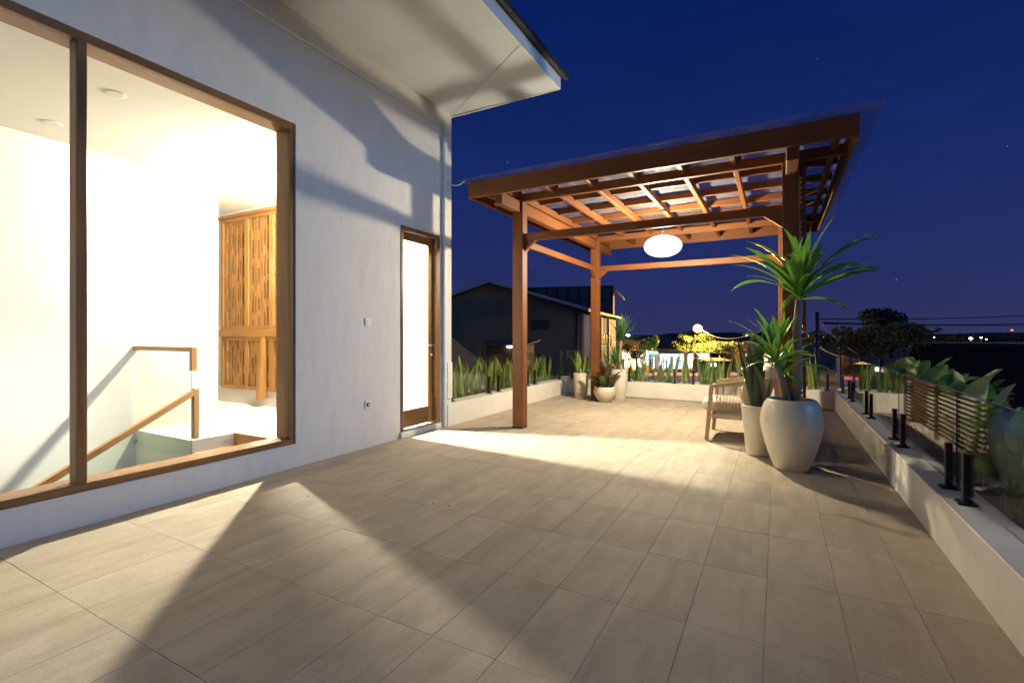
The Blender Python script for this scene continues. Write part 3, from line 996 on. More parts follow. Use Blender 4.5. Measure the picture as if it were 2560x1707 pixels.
# ------------------------------------------------------------------ leaf shapes
def ribbon(length, width, tilt0, droop, mats, n=9, fold=.25, shape='strap', twist=0.0, wav=0.0, margin=.0):
    """leaf rising from the origin, leaning to +x; returns a mesh with its margin in a second slot"""
    mb = MB()
    cols = 4
    rows = []
    p = Vector((0, 0, 0))
    ang = tilt0
    for i in range(n + 1):
        t = i / n
        if i:
            ang = tilt0 + droop * t ** 1.6
            p = p + Vector((math.sin(ang), 0, math.cos(ang))) * (length / n)
        if shape == 'strap':
            w = width * (.55 + .45 * min(1, t / .25)) * (1 - max(0, (t - .55) / .45) ** 1.7)
        elif shape == 'snake':
            w = width * (.45 + .55 * math.sin(min(1, t / .55) * math.pi / 2)) * (1 - max(0, (t - .5) / .5) ** 2.2)
        elif shape == 'spike':
            w = width * (.7 + .3 * min(1, t / .2)) * (1 - t ** 1.6)
        w = max(w, .0008)
        tw = twist * t + wav * math.sin(t * 7)
        side = Vector((math.sin(tw) * math.cos(ang), math.cos(tw), -math.sin(tw) * math.sin(ang)))
        up = Vector((-math.cos(ang), 0, math.sin(ang)))
        r_ = []
        for q in (-1, -1 + 2 * margin if margin else -.5, 0, 1 - 2 * margin if margin else .5, 1):
            r_.append(p + side * (w / 2 * q) + up * (fold * w / 2 * abs(q)))
        rows.append(r_)
    vs = [v for r_ in rows for v in r_]
    for i in range(n):
        for q in range(cols):
            a = i * 5 + q
            mb.add([], [], 0)
            mb.f.append((a, a + 1, a + 6, a + 5)); mb.m.append(1 if (margin and q in (0, 3)) else 0); mb.s.append(True)
    mb.v = [tuple(v) for v in vs]
    me = bpy.data.meshes.new('leaf')
    me.from_pydata(mb.v, [], mb.f)
    for m_ in mats: me.materials.append(m_)
    me.polygons.foreach_set('material_index', mb.m)
    me.polygons.foreach_set('use_smooth', mb.s)
    me.update()
    return me


def paddle(blen, bwid, stem, lean, curl, mats, n=10):
    """broad blade on a stalk: stalk along z then blade leaning to +x"""
    mb = MB()
    st = []
    for i in range(7):
        t = i / 6
        st.append(Vector((math.sin(lean * t * .7) * stem * t, 0, stem * t * math.cos(lean * t * .5))))
    mb.tube(st, [.010, .009, .0085, .008, .007, .006, .005], 6, 1)
    p = st[-1].copy()
    ang = lean
    base = len(mb.v)
    cols = 7
    for i in range(n + 1):
        t = i / n
        if i:
            ang = lean + curl * t ** 1.4
            p = p + Vector((math.sin(ang), 0, math.cos(ang))) * (blen / n)
        w = bwid * max(.012, math.sin(math.pi * min(1, .04 + t * .96)) ** .62 * (1.06 - .25 * t))
        up = Vector((-math.cos(ang), 0, math.sin(ang)))
        for q in range(cols):
            s = -1 + 2 * q / (cols - 1)
            mb.v.append(tuple(p + Vector((0, 1, 0)) * (w / 2 * s * (1 - .10 * abs(s))) + up * (w * (.20 * abs(s) ** 1.3 + .02 * math.sin(t * 11 + s * 3)))))
    for i in range(n):
        for q in range(cols - 1):
            a = base + i * cols + q
            mb.f.append((a, a + 1, a + cols + 1, a + cols)); mb.m.append(0); mb.s.append(True)
    me = bpy.data.meshes.new('leaf')
    me.from_pydata(mb.v, [], mb.f)
    for m_ in mats: me.materials.append(m_)
    me.polygons.foreach_set('material_index', mb.m)
    me.polygons.foreach_set('use_smooth', mb.s)
    me.update()
    return me


SN_ME = [ribbon(rnd.uniform(.50, .72), rnd.uniform(.050, .070), rnd.uniform(.02, .22), rnd.uniform(-.12, .35), (M['snake'], M['snake_edge']), 10, .3, 'snake', rnd.uniform(-1.3, 1.3), .12, .11) for _ in range(12)]
SND_ME = [ribbon(rnd.uniform(.44, .66), rnd.uniform(.046, .064), rnd.uniform(.02, .2), rnd.uniform(-.1, .3), (M['snake'], M['snake_dark_edge']), 10, .3, 'snake', rnd.uniform(-1.3, 1.3), .1, .09) for _ in range(8)]
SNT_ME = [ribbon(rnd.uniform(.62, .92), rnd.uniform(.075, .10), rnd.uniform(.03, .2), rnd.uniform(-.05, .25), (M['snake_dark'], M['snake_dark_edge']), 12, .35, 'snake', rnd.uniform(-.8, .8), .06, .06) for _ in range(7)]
SNP_ME = [ribbon(rnd.uniform(.32, .46), rnd.uniform(.05, .068), rnd.uniform(.05, .25), rnd.uniform(-.1, .2), (M['snake'], M['snake_edge']), 10, .3, 'snake', rnd.uniform(-.9, .9), .1, .08) for _ in range(7)]


def clump(name, loc, meshes, nleaf, spread, label, cat, group, sc0=(.75, 1.1), lean=.12):
    root = thing(name, loc, label, cat, group)
    for k in range(nleaf):
        az = rnd.uniform(0, 2 * math.pi)
        rr = spread * math.sqrt(rnd.random())
        inst('leaf', rnd.choice(meshes), (rr * math.cos(az), rr * math.sin(az), -.01), (rnd.uniform(-lean, lean), rnd.uniform(-lean, lean), rnd.uniform(0, 6.283)), root, rnd.uniform(*sc0))
    return root


ORD = 'first second third fourth fifth sixth seventh eighth ninth tenth eleventh twelfth thirteenth fourteenth fifteenth sixteenth seventeenth eighteenth nineteenth'.split()
# snake plants of the bed beside the house
ys = [5.56 + k * .225 for k in range(18)]
for k, y in enumerate(ys):
    near = k < 3
    clump('snake_plant', (rnd.uniform(-4.40, -4.24), y + rnd.uniform(-.07, .07), KH - .09), SN_ME, rnd.randint(7, 9), .10,
          '%s yellow-edged snake plant from the house corner, behind glass' % ORD[k], 'plant', 'snake plants beside the house', (.72, 1.12), .2)
for k in range(19):
    x = -3.72 + k * .235 + rnd.uniform(-.06, .06)
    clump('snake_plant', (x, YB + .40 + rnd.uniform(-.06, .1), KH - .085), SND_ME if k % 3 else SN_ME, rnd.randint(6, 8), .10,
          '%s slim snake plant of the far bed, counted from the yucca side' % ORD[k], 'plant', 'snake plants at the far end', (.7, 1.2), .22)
for k in range(5):
    clump('snake_plant', (1.22 + rnd.uniform(-.1, .15), 8.0 + k * .38, KH - .08), SN_ME, 6, .10,
          '%s yellow-edged snake plant of the open side bed, counted towards the corner' % ORD[k], 'plant', 'snake plants in the open side bed', (.7, 1.15), .3)

# ------------------------------------------------------------------ pots and their plants
def pot(name, loc, prof, thick, mat, label, soil_z):
    root = thing(name, loc, label, 'pot')
    inner_ = [(max(.001, r_ - thick), z) for r_, z in prof if z > soil_z - .03]
    top = prof[-1]
    pr = [(.001, 0)] + prof + [(top[0] - thick * .5, top[1] + .004)] + list(reversed(inner_)) + [(.001, max(soil_z - .03, .01))]
    MB().lathe(pr, loc, 56).build('vessel', mat, root)
    rs = [r_ for r_, z in prof if abs(z - soil_z) == min(abs(q[1] - soil_z) for q in prof)][0] - thick * 1.02
    mb = MB()
    vs = [(loc[0], loc[1], loc[2] + soil_z + .012)]
    for ring, rr in ((1, .5), (2, 1.0)):
        for k in range(28):
            a = 2 * math.pi * k / 28
            vs.append((loc[0] + rs * rr * math.cos(a), loc[1] + rs * rr * math.sin(a), loc[2] + soil_z + rnd.uniform(-.008, .01)))
    fs = [(0, 1 + k, 1 + (k + 1) % 28) for k in range(28)] + [(1 + k, 29 + k, 29 + (k + 1) % 28, 1 + (k + 1) % 28) for k in range(28)]
    mb.add(vs, fs, 0, True).build('potting_soil', M['soil'], root)
    return root


def smooth_prof(pts, n=28):
    """Catmull-Rom through (r, z)"""
    out = []
    P = [pts[0]] + list(pts) + [pts[-1]]
    for i in range(1, len(P) - 2):
        for k in range(n // (len(pts) - 1)):
            t = k / (n // (len(pts) - 1))
            q = []
            for d in (0, 1):
                a, b2, c2, d2 = P[i - 1][d], P[i][d], P[i + 1][d], P[i + 2][d]
                q.append(.5 * (2 * b2 + (c2 - a) * t + (2 * a - 5 * b2 + 4 * c2 - d2) * t * t + (3 * b2 - a - 3 * c2 + d2) * t ** 3))
            out.append(tuple(q))
    out.append(tuple(pts[-1]))
    return out


# far-left group
A = (-3.36, 8.93, 0)
pot('plant_pot', A, [(.10, 0), (.113, .006), (.118, .02), (.135, .25), (.153, .485), (.151, .495)], .014, M['pot'], 'tapered cream pot with a snake plant in the far-left corner', .46)
clump('snake_plant', (A[0], A[1], .45), SNP_ME, 24, .10, 'bushy snake plant in the tapered pot of the far-left corner', 'plant', None, (.9, 1.3), .34)
B = (-2.80, 8.66, 0)
pot('plant_pot', B, smooth_prof([(.055, 0), (.10, .008), (.165, .09), (.196, .19), (.188, .265), (.18, .275)]), .013, M['pot'], 'low round cream bowl holding the maroon bromeliad', .245)
C = (-2.66, 9.12, 0)
pot('plant_pot', C, smooth_prof([(.09, 0), (.115, .01), (.150, .20), (.163, .42), (.150, .565), (.146, .575)]), .014, M['pot'], 'tall rounded cream pot holding the spiky yucca', .54)

brom = thing('bromeliad', (B[0], B[1], .25), 'maroon and green bromeliad with broad strap leaves in bowl', 'plant')
BR = [ribbon(L, W, t0, dr, (mt, mt), 9, .28, 'strap', 0, .05) for L, W, t0, dr, mt in
      ((.34, .085, .30, .35, M['brom_red']), (.30, .085, .15, .3, M['brom_red']), (.40, .085, .75, .35, M['brom_red']), (.40, .08, .85, .45, M['brom_green']), (.36, .085, .55, .3, M['brom_green']))]
for k in range(26):
    inn = k < 9
    me = rnd.choice(BR[:2]) if inn else rnd.choice([BR[2], BR[2], BR[3], BR[4]])
    inst('leaf', me, (0, 0, .0 + (.05 if inn else 0)), (rnd.uniform(-.1, .1), rnd.uniform(-.1, .1), k * 2.4), brom, rnd.uniform(.95, 1.35))

yuc = thing('yucca', (C[0], C[1], .54), 'spiky green yucca with two leaf heads in tall pot', 'plant')
pts = [(C[0], C[1], .53), (C[0] + .01, C[1], .75), (C[0] + .035, C[1] - .01, 1.0), (C[0] + .05, C[1] - .01, 1.16)]
MB().tube(pts, [.035, .03, .027, .024], 10).build('trunk', M['trunk'], yuc)
MB().tube([(C[0] - .06, C[1] - .03, .53), (C[0] - .075, C[1] - .04, .68)], [.026, .022], 10).build('trunk', M['trunk'], yuc)
YU = [ribbon(rnd.uniform(.34, .46), .030, tt, rnd.uniform(.0, .15), (M['yucca'], M['yucca']), 6, .45, 'spike') for tt in (.06, .2, .35, .5, .7, .9, 1.1, 1.35, 1.6)]
for cx, cy_, cz, nn, ss in ((C[0] + .05, C[1] - .01, 1.14, 62, (.95, 1.25)), (C[0] - .075, C[1] - .04, .67, 40, (.8, 1.05))):
    for k in range(nn):
        t = k / nn
        inst('leaf', YU[min(8, int(t * 9))], Vector((cx, cy_, cz + .05 * (1 - t))) - WORLDPOS[yuc.name], (rnd.uniform(-.1, .1), rnd.uniform(-.1, .1), k * 2.399), yuc, rnd.uniform(*ss))

# right group: glazed urn with dracaena, tapered pot with dark snake plant
U = (.115, 5.20, 0)
pot('glazed_urn', U, smooth_prof([(.115, 0), (.145, .006), (.205, .17), (.255, .37), (.258, .47), (.235, .575), (.205, .632), (.198, .640)], 42), .02, M['glaze'], 'large speckled cream glazed urn holding the dracaena', .575)
V = (-.165, 5.62, 0)
pot('plant_pot', V, [(.10, 0), (.118, .006), (.123, .02), (.145, .25), (.168, .50), (.166, .51)], .015, M['pot'], 'tapered cream pot squeezed between urn and armchair', .455)
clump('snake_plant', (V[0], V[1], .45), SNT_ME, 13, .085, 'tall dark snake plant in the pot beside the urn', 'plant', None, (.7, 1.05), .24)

dra = thing('dracaena', (U[0], U[1], .575), 'tall dracaena with three bare trunks and long arching leaves', 'plant')
t1 = [(U[0] + .02, U[1], .56), (U[0] + .045, U[1] + .005, .80), (U[0] + .05, U[1] + .01, 1.05), (U[0] + .045, U[1], 1.30), (U[0] + .06, U[1] - .01, 1.56)]
t2 = [(U[0] - .01, U[1] - .02, .56), (U[0] - .065, U[1] - .03, .75), (U[0] - .105, U[1] - .03, .90), (U[0] - .12, U[1] - .03, .97)]
t3 = [(U[0] - .02, U[1] + .05, .56), (U[0] - .045, U[1] + .07, .74), (U[0] - .06, U[1] + .08, .84)]
MB().tube(t1, [.046, .041, .038, .035, .028], 14).build('trunk', M['trunk'], dra)
MB().tube(t2, [.036, .032, .028, .024], 12).build('trunk', M['trunk'], dra)
MB().tube(t3, [.024, .02, .017], 10).build('trunk', M['trunk'], dra)
DR = [ribbon(L, W, t0, dr, (M['drac'], M['drac']), 14, .3, 'strap', tw, .1) for L, W, t0, dr, tw in
      ((.60, .066, .04, .35, .3), (.66, .070, .15, .7, -.5), (.72, .072, .25, .5, .5), (.74, .074, .40, 1.0, -.3), (.80, .074, .55, .75, .4), (.78, .072, .70, 1.3, -.5), (.76, .068, .90, .8, .4), (.66, .064, 1.15, 1.2, 0))]
for cx, cy_, cz, nn, ss in ((U[0] + .06, U[1] - .01, 1.55, 30, (.62, 1.05)), (U[0] - .12, U[1] - .03, .96, 28, (.45, .80)), (U[0] - .06, U[1] + .08, .83, 20, (.35, .6))):
    for k in range(nn):
        t = k / nn
        inst('leaf', DR[min(7, int(t * 8))], Vector((cx, cy_, cz + .10 * (1 - t))) - WORLDPOS[dra.name], (rnd.uniform(-.3, .3), rnd.uniform(-.15, .3), k * 2.399 + rnd.uniform(-.5, .5)), dra, rnd.uniform(*ss))

for az, sc_, k in ((.2, 1.25, 3), (.55, 1.3, 4), (.8, 1.15, 5), (.35, 1.2, 2), (1.2, 1.1, 3), (3.3, 1.0, 3), (2.8, 1.05, 4), (.45, 1.1, 6)):
    inst('leaf', DR[k], Vector((U[0] + .06, U[1] - .01, 1.57)) - WORLDPOS[dra.name], (rnd.uniform(-.1, .1), rnd.uniform(-.15, .1), az), dra, sc_)
# broad-leaved plants of the open side bed
CA = [paddle(rnd.uniform(.34, .46), rnd.uniform(.22, .30), rnd.uniform(.35, .62), rnd.uniform(.12, .5), rnd.uniform(.2, .9), (mt, M['stem'])) for mt in (M['cala'], M['cala'], M['cala'], M['cala'], M['cala'], M['cala'], M['cala'], M['cala_pale'], M['cala_pale'], M['cala_pale'], M['cala_dead'])]
CB = [paddle(rnd.uniform(.26, .36), rnd.uniform(.17, .24), rnd.uniform(.08, .28), rnd.uniform(.25, .8), rnd.uniform(.2, .8), (mt, M['stem'])) for mt in (M['cala'], M['cala'], M['cala'], M['cala_pale'], M['cala_pale'], M['cala'], M['cala'])]
cal_lab = ['broad-leaved plant filling the nearest corner behind the glass', 'broad-leaved plant with pale undersides behind the near glass', 'broad-leaved plant rising over the glass opposite the urn shadow',
           'broad-leaved plant with one withered leaf above the glass edge', 'broad-leaved plant with tall dark green cupped leaves above the glass', 'broad-leaved plant striped by the light through the slatted screen',
           'broad-leaved plant behind the glass opposite the slatted screen', 'broad-leaved plant at the far end of its row beside the snake plants']
for k, y in enumerate((3.55, 3.95, 4.40, 4.90, 5.45, 6.05, 6.75, 7.45)):
    root = thing('broad_leaf_plant', ((1.20, 1.25, 1.22, 1.28, 1.30, 1.32, 1.34, 1.3)[k], y, KH - .08), cal_lab[k], 'plant', 'broad-leaved plants along the open side')
    for q in range(14):
        inst('leaf', rnd.choice(CB), (rnd.uniform(-.08, .14), rnd.uniform(-.24, .24), -.01), (rnd.uniform(-.15, .15), rnd.uniform(-.1, .2), rnd.uniform(-1.55, 1.55)), root, rnd.uniform(.7, 1.1))
    for q in range(17):
        az = rnd.uniform(-1.9, 1.9)
        inst('leaf', rnd.choice(CA), (rnd.uniform(-.09, .09), rnd.uniform(-.14, .14), -.01), (rnd.uniform(-.15, .15), rnd.uniform(-.15, .15), az), root, rnd.uniform(.62, 1.02) * (.80, .84, .84, .88, .92, .98, 1.02, .95)[k])

# ------------------------------------------------------------------ armchair
arm = thing('armchair', (-.38, 6.45, 0), 'pale oak armchair with rope sides and cream cushions', 'armchair')


def cushion(c, size, e=.45, rot=None, nu=28, nv=14, puff=1.0):
    mb = MB()
    vs, fs = [], []
    sg = lambda v, p: math.copysign(abs(v) ** p, v)
    for j in range(nv + 1):
        ph = -math.pi / 2 + math.pi * j / nv
        for i in range(nu):
            th = 2 * math.pi * i / nu
            p = Vector((sg(math.cos(th), e) * sg(math.cos(ph), e * puff) * size[0] / 2, sg(math.sin(th), e) * sg(math.cos(ph), e * puff) * size[1] / 2, sg(math.sin(ph), e * 1.2) * size[2] / 2))
            if rot: p = rot @ p
            vs.append(Vector(c) + p)
    for j in range(nv):
        for i in range(nu):
            i2 = (i + 1) % nu
            fs.append((j * nu + i, j * nu + i2, (j + 1) * nu + i2, (j + 1) * nu + i))
    return mb.add(vs, fs, 0, True)


CX0, CX1, CYA, CYB = -.75, .0, 6.10, 6.80
for y in (CYA, CYB):
    yy = (y - .02, y + .02)
    MB().prism([(CX0, yy[0], 0), (CX0 + .042, yy[0], 0), (CX0 + .098, yy[0], .615), (CX0 + .052, yy[0], .635)], (0, .04, 0)).build('front_leg', M['chairwood'], arm)
    MB().prism([(CX0 + .052, yy[0] + .0005, .6355), (CX0 + .08, yy[0] + .0005, .655), (CX1 - .04, yy[0] + .0005, .765), (CX1 - .04, yy[0] + .0005, .72), (CX0 + .0985, yy[0] + .0005, .6155)], (0, .039, 0)).build('armrest', M['chairwood'], arm)
    MB().prism([(CX1 - .04, yy[0], .77), (CX1 + .0, yy[0], .775), (CX1 + .05, yy[0], 0), (CX1 + .012, yy[0], 0)], (0, .04, 0)).build('rear_leg', M['chairwood'], arm)
    MB().bbox((CX0 + .075, yy[0] + .006, .262), (CX1 - .01, yy[1] - .006, .315), .006).build('side_rail', M['rope'], arm)
    rp = MB()
    nrp = 36
    for k in range(nrp):
        t = (k + .5) / nrp
        xa = CX0 + .115 + t * (CX1 - CX0 - .20)
        zt_ = .625 + (.735 - .625) * t
        for dy in (-.011, .011):
            rp.tube([(xa + .012, y + dy, .30), (xa, y + dy, zt_)], .0042, 5)
    tag(rp.build('rope_side', M['rope'], arm), kind='stuff')
MB().bbox((CX0 + .07, CYA + .0205, .262), (CX0 + .11, CYB - .0205, .315), .005).build('front_rail', M['chairwood'], arm)
MB().bbox((CX1 - .05, CYA + .0205, .262), (CX1 - .01, CYB - .0205, .315), .005).build('rear_rail', M['chairwood'], arm)
MB().bbox((CX1 - .045, CYA + .0205, .70), (CX1 - .005, CYB - .0205, .76), .005).build('back_rail', M['chairwood'], arm)
MB().box((CX0 + .08, CYA + .021, .316), (CX1 - .05, CYB - .021, .33)).build('seat_base', M['chairwood'], arm)
cushion((-.44, 6.45, .40), (.72, .62, .145), .35).build('seat_cushion', M['cushion'], arm)
cushion((-.11, 6.45, .68), (.17, .62, .46), .5, Matrix.Rotation(R(14), 3, 'Y')).build('back_cushion', M['cushion'], arm)
pl = cushion((-.27, 6.36, .70), (.14, .50, .46), .62, Matrix.Rotation(R(20), 3, 'Y') @ Matrix.Rotation(R(16), 3, 'X')).build('throw_pillow', M['cushion'])
tag(pl, 'cream throw pillow leaning on the armchair back', 'pillow')
pl = cushion((-.24, 6.60, .74), (.13, .46, .44), .62, Matrix.Rotation(R(16), 3, 'Y') @ Matrix.Rotation(R(-24), 3, 'X')).build('throw_pillow', M['cushion'])
tag(pl, 'second cream throw pillow tucked behind the first on the armchair', 'pillow')

# small litter on the tiles
dl = ribbon(.05, .016, 1.45, .5, (M['dry_leaf'], M['dry_leaf']), 4, .5, 'strap')
for (px, py), lab in (((772, 1242), 'dry leaf on the tiles in the light below the window'), ((1082, 1260), 'dry leaf on the tiles in front of the door'), ((1125, 1266), 'second dry leaf on the tiles in front of the door'), ((1192, 1170), 'dry leaf on the tiles beyond the door')):
    d = CAMZ * F / (py - 836)
    q = PX(px, py, d)
    o = inst('dry_leaf', dl, (q.x, q.y, .003), (0, 0, rnd.uniform(0, 6)), None, .7)
    tag(o, lab, 'leaf')
tag(MB().bbox((-4.40, 5.78, KH - .09), (-4.22, 5.86, KH - .03), .01).build('blue_bag', M['blue_plastic']), 'blue plastic scrap lying in the bed near house corner', 'bag')

# ------------------------------------------------------------------ beyond the terrace
F2, R2 = Vector((-SN, CS, 0)), Vector((CS, SN, 0))
bYd = (R2 * math.sin(R(20.2)) + F2 * math.cos(R(20.2))).normalized()
bXd = Vector((bYd.y, -bYd.x, 0))
E = PX(1457, 774, 30.0)
ze, za = E.z, E.z + 1.86
E0 = Vector((E.x, E.y, 0))
wh = thing('warehouse', (E0.x - 6 * bXd.x, E0.y - 6 * bXd.y, GZ), 'black gabled warehouse with grey roof edge and lamp-lit side wall', 'warehouse')


def Q(u, v, z):
    """warehouse frame: u to the left along the gable, v back along the side"""
    return E0 - bXd * u + bYd * v + Vector((0, 0, z))


HW = 6.17
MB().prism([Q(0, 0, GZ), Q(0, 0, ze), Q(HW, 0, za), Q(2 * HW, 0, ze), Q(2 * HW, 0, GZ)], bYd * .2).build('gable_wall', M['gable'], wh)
for s in (0, 1):
    u0 = -.45 if s == 0 else 2 * HW + .45
    zz = ze - .45 * 1.86 / HW
    rp = MB()
    rp.prism([Q(u0, -.35, zz), Q(HW, -.35, za), Q(HW, -.35, za + .16), Q(u0, -.35, zz + .16)], bYd * 15.2)
    r_ = rp.build('roof_slope', M['dark_frame'], wh)
    MB().prism([Q(u0, -.38, zz + .02), Q(HW, -.38, za + .02), Q(HW, -.38, za + .20), Q(u0, -.38, zz + .20)], bYd * .028).build('barge_flashing', M['pale_metal'], r_)
# side wall of sheets with posts
nsh = 12
for k in range(nsh):
    v0, v1 = .21 + k * 1.15, .21 + (k + 1) * 1.15 - .03
    sh = MB()
    m_ = 10
    for i in range(m_):
        a0, a1 = v0 + (v1 - v0) * i / m_, v0 + (v1 - v0) * (i + 1) / m_
        o0, o1 = (.0, .03) if i % 2 else (.03, .0)
        sh.add([Q(-o0, a0, GZ), Q(-o1, a1, GZ), Q(-o1, a1, ze - .1), Q(-o0, a0, ze - .1)], [(0, 1, 2, 3)])
    sh.build('side_sheet', M['iron_sheet'], wh)
for k in (2, 5, 8):
    MB().prism([Q(-.04, .2 + k * 1.15, GZ), Q(-.16, .2 + k * 1.15, GZ), Q(-.16, .42 + k * 1.15, GZ), Q(-.04, .42 + k * 1.15, GZ)], (0, 0, ze - GZ - .15)).build('side_post', M['dark_frame'], wh)
for k in (3, 4, 6, 7, 9):
    for j in range(3):
        MB().prism([Q(-.035, .35 + k * 1.15 + j * .26, .25), Q(-.06, .35 + k * 1.15 + j * .26, .25), Q(-.06, .5 + k * 1.15 + j * .26, .25), Q(-.035, .5 + k * 1.15 + j * .26, .25)], (0, 0, .95)).build('side_window', M['dark_glass'], wh)
for k in range(16):
    MB().prism([Q(-.03, .3 + k * .85, ze - .28), Q(-.42, .3 + k * .85, ze - .28), Q(-.42, .38 + k * .85, ze - .28), Q(-.03, .38 + k * .85, ze - .28)], (0, 0, .16)).build('eave_bracket', M['timber_dark'], wh)
MB().prism([Q(2.15, -.02, 1.55), Q(3.35, -.02, 1.55), Q(3.35, -.02, 2.15), Q(2.15, -.02, 2.15)], bYd * .019).build('vent', M['dark_frame'], wh)
for j in range(4):
    MB().prism([Q(2.17, -.06, 1.60 + j * .14), Q(3.33, -.06, 1.60 + j * .14), Q(3.33, -.06, 1.66 + j * .14), Q(2.17, -.06, 1.66 + j * .14)], bYd * .039).build('vent_slat', M['black_cladding'], wh)
MB().tube([Q(.35, -.06, GZ), Q(.35, -.06, ze - .2)], .05, 8).build('drainpipe', M['dark_frame'], wh)

# dark rooftop structure behind
rs_ = thing('glazed_rooftop_block', PX(1430, 836, 47), 'dark glazed rooftop block with framed panels behind the warehouse', 'building')
c0, c1 = PX(1316, 719, 47), PX(1531, 718, 45)
dirx = Vector((c1.x - c0.x, c1.y - c0.y, 0)); wlen = dirx.length; dirx.normalize()
back = Vector((-dirx.y, dirx.x, 0))
zt_, zb_ = c0.z, -1.0
base = Vector((c0.x, c0.y, 0))


def S(u, v, z): return base + dirx * u + back * v + Vector((0, 0, z))


MB().prism([S(0, .1, zb_), S(wlen, .1, zb_), S(wlen, 5, zb_), S(0, 5, zb_)], (0, 0, zt_ - zb_ - .05)).build('core', M['black_cladding'], rs_)
ncol = 8
for i in range(ncol):
    for j in range(2):
        u0, u1 = wlen * i / ncol + .08, wlen * (i + 1) / ncol - .08
        z0, z1 = (zt_ - 1.25, zt_ - .15) if j == 0 else (zt_ - 3.2, zt_ - 1.4)
        MB().prism([S(u0, .02, z0), S(u1, .02, z0), S(u1, .02, z1), S(u0, .02, z1)], back * .06).build('panel', M['dark_glass'], rs_)
for i in range(ncol + 1):
    u = wlen * i / ncol
    MB().prism([S(u - .07, -.05, zb_), S(u + .07, -.05, zb_), S(u + .07, -.05, zt_), S(u - .07, -.05, zt_)], back * .14).build('mullion', M['dark_frame'], rs_)
for z in (zt_ - .12, zt_ - 1.4):
    MB().prism([S(-.1, -.04, z), S(wlen + .1, -.04, z), S(wlen + .1, -.04, z + .13), S(-.1, -.04, z + .13)], back * .12).build('rail', M['dark_frame'], rs_)
MB().prism([S(wlen + .1, -.1, zt_), S(wlen + 1.0, -.1, zt_ - 1.0), S(wlen + 1.0, -.1, zt_ - 1.08), S(wlen + .1, -.1, zt_ - .1)], back * 5).build('side_canopy', M['pale_metal'], rs_)

# shed in front of the warehouse
s0 = PX(1176, 857, 17)
sd = thing('lean_to_shed', (s0.x, s0.y, GZ), 'small brown lean-to shed in front of the black warehouse', 'shed')
a_ = PX(1200, 862, 17); b2 = PX(1300, 862, 16.6)
dv = Vector((b2.x - a_.x, b2.y - a_.y, 0)).normalized(); dn = Vector((-dv.y, dv.x, 0))
A0 = Vector((a_.x, a_.y, 0))
T = lambda u, v, z: A0 + dv * u + dn * v + Vector((0, 0, z))
MB().prism([T(.25, 0, GZ), T(1.6, 0, GZ), T(1.6, 0, .86), T(.25, 0, .86)], dn * 1.5).build('shed_wall', M['timber_dark'], sd)
MB().prism([T(0, -.3, .87), T(1.8, -.3, .87), T(1.8, 1.7, 1.0), T(0, 1.7, 1.0)], (0, 0, .06)).build('shed_roof', M['timber_dark'], sd)
MB().prism([T(0, -.25, GZ), T(.07, -.25, GZ), T(.07, -.18, GZ), T(0, -.18, GZ)], (0, 0, .86 - GZ)).build('shed_post', M['timber_dark'], sd)
MB().prism([T(1.0, -.05, .80), T(1.18, -.05, .80), T(1.18, -.05, .845), T(1.0, -.05, .845)], dn * .045).build('shed_lamp', M['lamp_white'], sd)
ga, gb = PX(1100, 836, 14), PX(1192, 890, 15)
pw = MB()
pw.prism([Vector((ga.x, ga.y, GZ)), Vector((gb.x, gb.y, GZ)), Vector((gb.x, gb.y, .35)), Vector((ga.x, ga.y, 1.25))], Vector((.1, .25, 0)))
tag(pw.build('boundary_wall', M['black_cladding']), 'sloping grey boundary wall beside the house corner', 'wall')

# road, shops
rd0, rd1 = PX(1280, 836, 46), PX(1280, 836, 58)
rdm = MB()
rdm.add([rd0 - R2 * 60 + Vector((0, 0, GZ + .02 - rd0.z)), rd0 + R2 * 60 + Vector((0, 0, GZ + .02 - rd0.z)), rd1 + R2 * 60 + Vector((0, 0, GZ + .02 - rd1.z)), rd1 - R2 * 60 + Vector((0, 0, GZ + .02 - rd1.z))], [(0, 1, 2, 3)])
tag(rdm.build('road', M['road']), 'lamp-lit asphalt street', kind='structure')


def facade(d, px0, px1, depth):
    c0 = PX(px0, 836, d); c0.z = 0
    c1 = PX(px1, 836, d); c1.z = 0
    t_ = (c1 - c0); L = t_.length; t_.normalize()
    b_ = Vector((-t_.y, t_.x, 0))
    return (lambda u, v, z: c0 + t_ * u + b_ * v + Vector((0, 0, z))), L, b_


